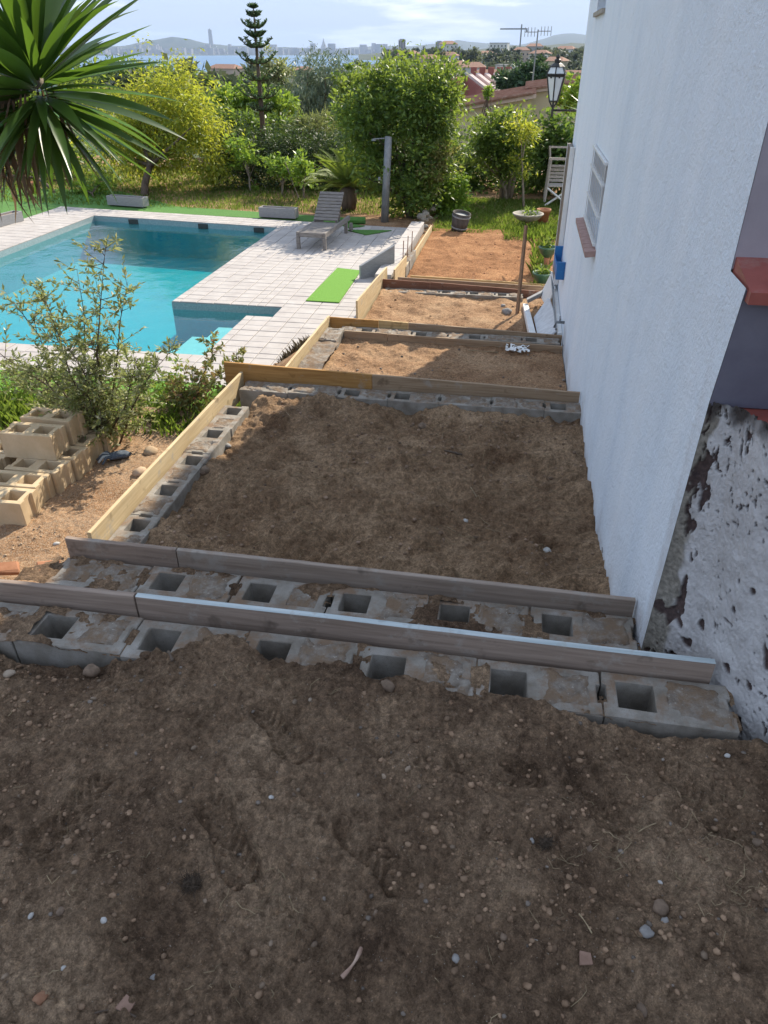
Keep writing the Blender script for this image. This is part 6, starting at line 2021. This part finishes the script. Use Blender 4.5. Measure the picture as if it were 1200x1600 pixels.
def far_house(label, x, dist, w_, dp, h, wallm, rot, hip=True, zoff=0):
    c = far(x, dist, 0)
    c.z = float(terr(c.x, c.y)) + zoff
    root = thing('hillside_house', label, 'house', tuple(c), rot, 'houses on the hillside')
    me = MB().box(-w_ / 2, w_ / 2, -dp / 2, dp / 2, -3, h).mesh('wall', wallm)
    put(bpy.data.objects.new('wall', me), root)
    o_ = .5
    if hip:
        m_ = MB().add([(-w_ / 2 - o_, -dp / 2 - o_, h), (w_ / 2 + o_, -dp / 2 - o_, h), (w_ / 2 + o_, dp / 2 + o_, h), (-w_ / 2 - o_, dp / 2 + o_, h), (-w_ / 2 + dp * .3, 0, h + dp * .22), (w_ / 2 - dp * .3, 0, h + dp * .22)],
                      [(0, 1, 5, 4), (1, 2, 5), (2, 3, 4, 5), (3, 0, 4), (3, 2, 1, 0)])
        put(bpy.data.objects.new('roof', m_.mesh('roof', rooft)), root)
    else:
        put(bpy.data.objects.new('roof', MB().box(-w_ / 2 - .2, w_ / 2 + .2, -dp / 2 - .2, dp / 2 + .2, h + .003, h + .4).mesh('roof', greyb)), root)
    nw = max(2, int(w_ / 3))
    for fl in range(max(1, int(h / 3))):
        for k in range(nw):
            xx = -w_ / 2 + (k + .5) * w_ / nw
            put(bpy.data.objects.new('window', MB().box(xx - .55, xx + .55, -dp / 2 - .06, -dp / 2 + .05, fl * 3 + .9, fl * 3 + 2.2).mesh('window', glass_dark)), root)
    return root


q = random.Random(44)
hs = [(770, 240, 14, 9, 6, white_r, 'white house with tiled roof in the middle of the hillside'), (742, 300, 10, 9, 6, white_r, 'pale house left on the hillside above the red building'), (716, 320, 11, 8, 6, pinkish, 'pink tinted house on the left of the hillside'),
      (800, 330, 12, 9, 6, white_r, 'white house near the antenna mast'), (895, 260, 16, 10, 5, white_r, 'white house just left of the white wall'), (870, 420, 14, 10, 6, cream, 'cream house above the lantern'), (845, 520, 14, 10, 7, white_r, 'white house behind the antenna mast on the slope'),
      (905, 640, 18, 12, 6, white_r, 'white house high on the slope by the wall'), (884, 800, 22, 14, 8, white_r, 'bright white villa on the hilltop left of the wall'), (815, 680, 16, 12, 9, pinkish, 'pink block in the upper hillside'), (760, 560, 14, 10, 8, white_r, 'white house in the upper middle of the hillside'),
      (725, 620, 16, 10, 9, cream, 'cream house on the upper left of the hillside'), (700, 480, 14, 10, 7, white_r, 'white house at the left end of the hillside'), (668, 420, 14, 10, 7, pinkish, 'pale house just right of the tall tree top'), (850, 170, 10, 8, 4, pinkish, 'low pink house partly behind the pine'),
      (780, 780, 20, 12, 12, white_r, 'white apartment house high on the hillside'), (640, 560, 16, 12, 10, greyb, 'grey block above the tall tree'), (700, 760, 18, 14, 12, white_r, 'white block on the skyline of the left hillside'), (835, 860, 20, 14, 10, greyb, 'grey building on the hill crest under the crane'),
      (560, 300, 14, 10, 5, white_r, 'low white house left of the tall tree'), (350, 420, 22, 10, 6, pinkish, 'low pink house by the sea between trees'), (240, 600, 20, 12, 7, white_r, 'white house near the shore at left'), (470, 500, 16, 10, 6, cream, 'cream house left of the weeping tree'), (862, 300, 11, 9, 6, white_r, 'small white house right of the antenna mast')]
for k, (x, d, w_, dp, h, m_, lab) in enumerate(hs):
    far_house(lab, x, d, w_ * .8, dp * .8, h * .8, m_, q.uniform(-.5, .5), k % 4 != 3, 2.5 if d < 560 else 0.5)

# hillside trees, leaf colours greyed to put distance haze into them
lf_far = leafmat('hazed_pine_leaf', [(0, (0.045, 0.07, 0.045)), (1, (0.1, 0.125, 0.075))], .25, (.15, .18, .08), .7)
lf_far2 = leafmat('hazed_broad_leaf', [(0, (0.06, 0.085, 0.045)), (1, (0.13, 0.15, 0.08))], .25, (.2, .22, .09), .7)
lf_far3 = leafmat('hazed_dark_leaf', [(0, (0.03, 0.05, 0.035)), (1, (0.075, 0.095, 0.06))], .2, (.1, .13, .06), .7)
protos = []
for k, (m_, sh_) in enumerate(((lf_far, (1, 1, .62)), (lf_far2, (1, 1, .9)), (lf_far3, (.8, .8, 1.1)), (lf_far2, (1, 1, .75)), (lf_far3, (.38, .38, 1.5)))):
    V, F, cl = leaf_cloud(460, [((0, 0, 1.6), tuple(.95 * s for s in sh_)), ((.4, .2, 1.4), tuple(.6 * s for s in sh_)), ((-.4, -.1, 1.5), tuple(.6 * s for s in sh_))], .34, .6, 500 + k, clump=.2)
    me = mesh_np('crown', V, F)
    me.materials.append(m_)
    tm = MB().tube([(0, 0, -.6), (0, 0, .8), (.05, 0, 1.5)], [.12, .1, .05], 5).mesh('trunk', bark)
    protos.append((me, tm))
kinds = ('umbrella pine', 'leafy green tree', 'dark dense tree', 'olive green tree', 'narrow dark cypress')
cnt = 0
for k in range(298):
    if k < 205:
        x, d = q.uniform(600, 935), 110 * (950 / 110) ** (q.random() ** .8)
        where = ('at the foot of' if d < 230 else 'halfway up' if d < 480 else 'near the crest of') + ' the hillside ' + ('above the tall tree' if x < 700 else 'above the red building' if x < 790 else 'behind the antenna mast' if x < 860 else 'just left of the white wall')
        gname = 'trees on the right hillside'
    else:
        x, d = q.uniform(-60, 600), 70 * (1500 / 70) ** q.random()
        where = ('close behind the hedge' if d < 160 else 'halfway to the sea' if d < 500 else 'near the shore') + ', ' + ('behind the yucca' if x < 170 else 'above the yellow green tree' if x < 365 else 'around the slender conifer' if x < 450 else 'by the weeping tree')
        gname = 'trees on the slope towards the sea'
    if 700 < x < 930 and d < 130:
        continue
    c = far(x, d, 0)
    c.z = float(terr(c.x, c.y))
    kd = q.choice((0, 0, 1, 1, 2, 3, 3, 4))
    root = thing('distant_tree', '%s %s' % (kinds[kd], where), 'tree', tuple(c), q.uniform(0, 6.28), gname + ': ' + kinds[kd] + ' ' + where)
    s = q.uniform(2.0, 3.9) * (1 + .45 * (d > 450)) * (.8 if x < 600 else 1)
    zmax = (CAM_H - d * (.006 if x < 600 else -.004)) - c.z
    s = min(s, max(1.5, zmax / 2.7))
    root.scale = (s * q.uniform(.85, 1.2), s * q.uniform(.85, 1.2), s)
    put(bpy.data.objects.new('crown', protos[kd][0]), root)
    put(bpy.data.objects.new('trunk', protos[kd][1]), root)


# towers, chimneys, crane, mast
def tower(label, x, ytop, dist, wpx, m_, base=-12, nflo=14):
    c = far(x, dist, base)
    r_ = ray(x, ytop)
    zt_ = CAM_H + r_[2] / math.hypot(r_[0], r_[1]) * dist
    w_ = wpx * dist / math.hypot(r_[0], r_[1]) / FPX
    root = thing('tower_block', label, 'tower block', tuple(c), R(10))
    H_ = zt_ - base
    put(bpy.data.objects.new('wall', MB().box(-w_ / 2, w_ / 2, -w_ / 2, w_ / 2, 0, H_).mesh('wall', m_)), root)
    put(bpy.data.objects.new('roof', MB().box(-w_ * .3, w_ * .3, -w_ * .3, w_ * .3, H_, H_ * 1.03).mesh('roof', m_)), root)
    for k in range(4):
        xx = (-.36 + .24 * k) * w_
        put(bpy.data.objects.new('window_strip', MB().box(xx - w_ * .06, xx + w_ * .06, -w_ / 2 - .15, -w_ / 2 + .1, H_ * .06, H_ * .95).mesh('window_strip', glass_dark)), root)
tower('tall dark tower block on the skyline above the tall tree', 628, 62, 1900, 11, greyb, -30)
tower('tall pale tower block on the skyline right of the tall tree', 686, 65, 1900, 11, greyb, -30)
tower('low wide block beside the dark skyline tower', 618, 77, 1850, 22, pinkish, -30)
c = far(331, 9000, SEA_Z)
ch = thing('power_station_chimneys', 'tall power station with chimneys on the far shore', 'power station', tuple(c))
zt_ = 185 - SEA_Z
for dx, hh in ((-13, zt_ * .97), (13, zt_ * .95), (0, zt_)):
    put(bpy.data.objects.new('chimney', MB().lathe([(11, 0), (9, zt_ * .5), (6, hh)], (dx, 0, 0), 10).mesh('chimney', greyb)), ch)
put(bpy.data.objects.new('boiler_house', MB().box(-60, 60, -30, 30, 0, 75).mesh('boiler_house', greyb)), ch)
c = far(506, 8800, -30)
spi = thing('church_tower', 'far pointed spire rising over the weeping tree', 'tower', tuple(c))
put(bpy.data.objects.new('spire', MB().lathe([(40, 0), (34, 50), (14, 90), (2, 130)], (0, 0, 0), 8).mesh('spire', greyb)), spi)

c = far(812, 1200, 0)
c.z = float(terr(c.x, c.y))
k_ = 1200 / FPX * .85
cr = thing('tower_crane', 'thin tower crane on the hill crest', 'crane', tuple(c))
zc = CAM_H + 26 * k_ - c.z
put(bpy.data.objects.new('mast', MB().box(-.9, .9, -.9, .9, -2, zc + 6).mesh('mast', metal_grey)), cr)
put(bpy.data.objects.new('jib', MB().box(-32 * k_, 9 * k_, -.7, .7, zc, zc + 1.6).mesh('jib', metal_grey)), cr)
put(bpy.data.objects.new('counterweight', MB().box(7 * k_, 9.5 * k_, -1.4, 1.4, zc - 3, zc - .003).mesh('counterweight', metal_grey)), cr)

c = far(828, 62, 0)
am = thing('antenna_mast', 'tall television antenna mast rising behind the yellow house', 'antenna', (c.x, c.y, -6))
ta = Vector(at(841, 46, c.y))
b_ = Vector(at(828, 150, c.y))
b_.z = -6
MB().tube([b_, b_.lerp(ta, .5), ta], [.09, .07, .045], 6).build('mast', metal_grey, am)
an_ = MB()
for dx, dz, L in ((-.9, -.15, .55), (.9, -.1, .55)):
    an_.tube([(ta.x, ta.y, ta.z + dz), (ta.x + dx, ta.y, ta.z + dz)], .025, 4)
    for k in range(4):
        an_.tube([(ta.x + dx * (.25 + .25 * k), ta.y, ta.z + dz - L * .5), (ta.x + dx * (.25 + .25 * k), ta.y, ta.z + dz + L * .5)], .02, 4)
an_.build('aerial', metal_grey, am)
c = far(836, 1500, 0)

# city on the far shore
r2 = np.random.default_rng(99)
mb = MB()
for k in range(520):
    x = r2.uniform(-260, 620)
    d = r2.uniform(8200, 9000)
    c = far(x, d, SEA_Z)
    w_, h_ = r2.uniform(25, 80), r2.uniform(18, 55) * (1.7 if r2.random() < .1 else 1)
    mb.box(c.x - w_ / 2, c.x + w_ / 2, c.y - 15, c.y + 15, SEA_Z - 2, SEA_Z + h_ + 14 * r2.random())
mb.build('far_city', pm('city_render', [(0.3, (0.2, 0.2, 0.21)), (0.7, (0.38, 0.37, 0.36))], .02, .9, 3), None, label='hazy city buildings along the far shore of the bay', cat='city', kind='stuff')
# far shore strip of land under the city
xs_ = np.linspace(-300, 640, 40)
V = []
for d, z_ in ((7900, SEA_Z - 3), (8100, SEA_Z + 3), (9300, SEA_Z + 10)):
    for x in xs_:
        V.append(tuple(far(x, d + 120 * math.sin(x / 60), z_)))
ii, jj = np.meshgrid(np.arange(2), np.arange(39), indexing='ij')
npobj('far_shore', np.array(V), np.stack([ii * 40 + jj, ii * 40 + jj + 1, (ii + 1) * 40 + jj + 1, (ii + 1) * 40 + jj], -1).reshape(-1, 4), hillmat, kind='structure')

# ------------------------------------------------------------------ air
hz = MB().box(-19000, 19000, -15000, 19000, -75, 330)
hm, t, b, out = nodes('haze')
t.nodes.remove(b)
pv = t.nodes.new('ShaderNodeVolumePrincipled')
pv.inputs['Color'].default_value = (0.6, 0.75, 1.0, 1)
pv.inputs['Density'].default_value = 0.00007
pv.inputs['Anisotropy'].default_value = 0.0
t.links.new(pv.outputs[0], out.inputs['Volume'])
hz.build('haze', hm, None, label='pale blue sea haze filling the distance', cat='haze', kind='stuff')
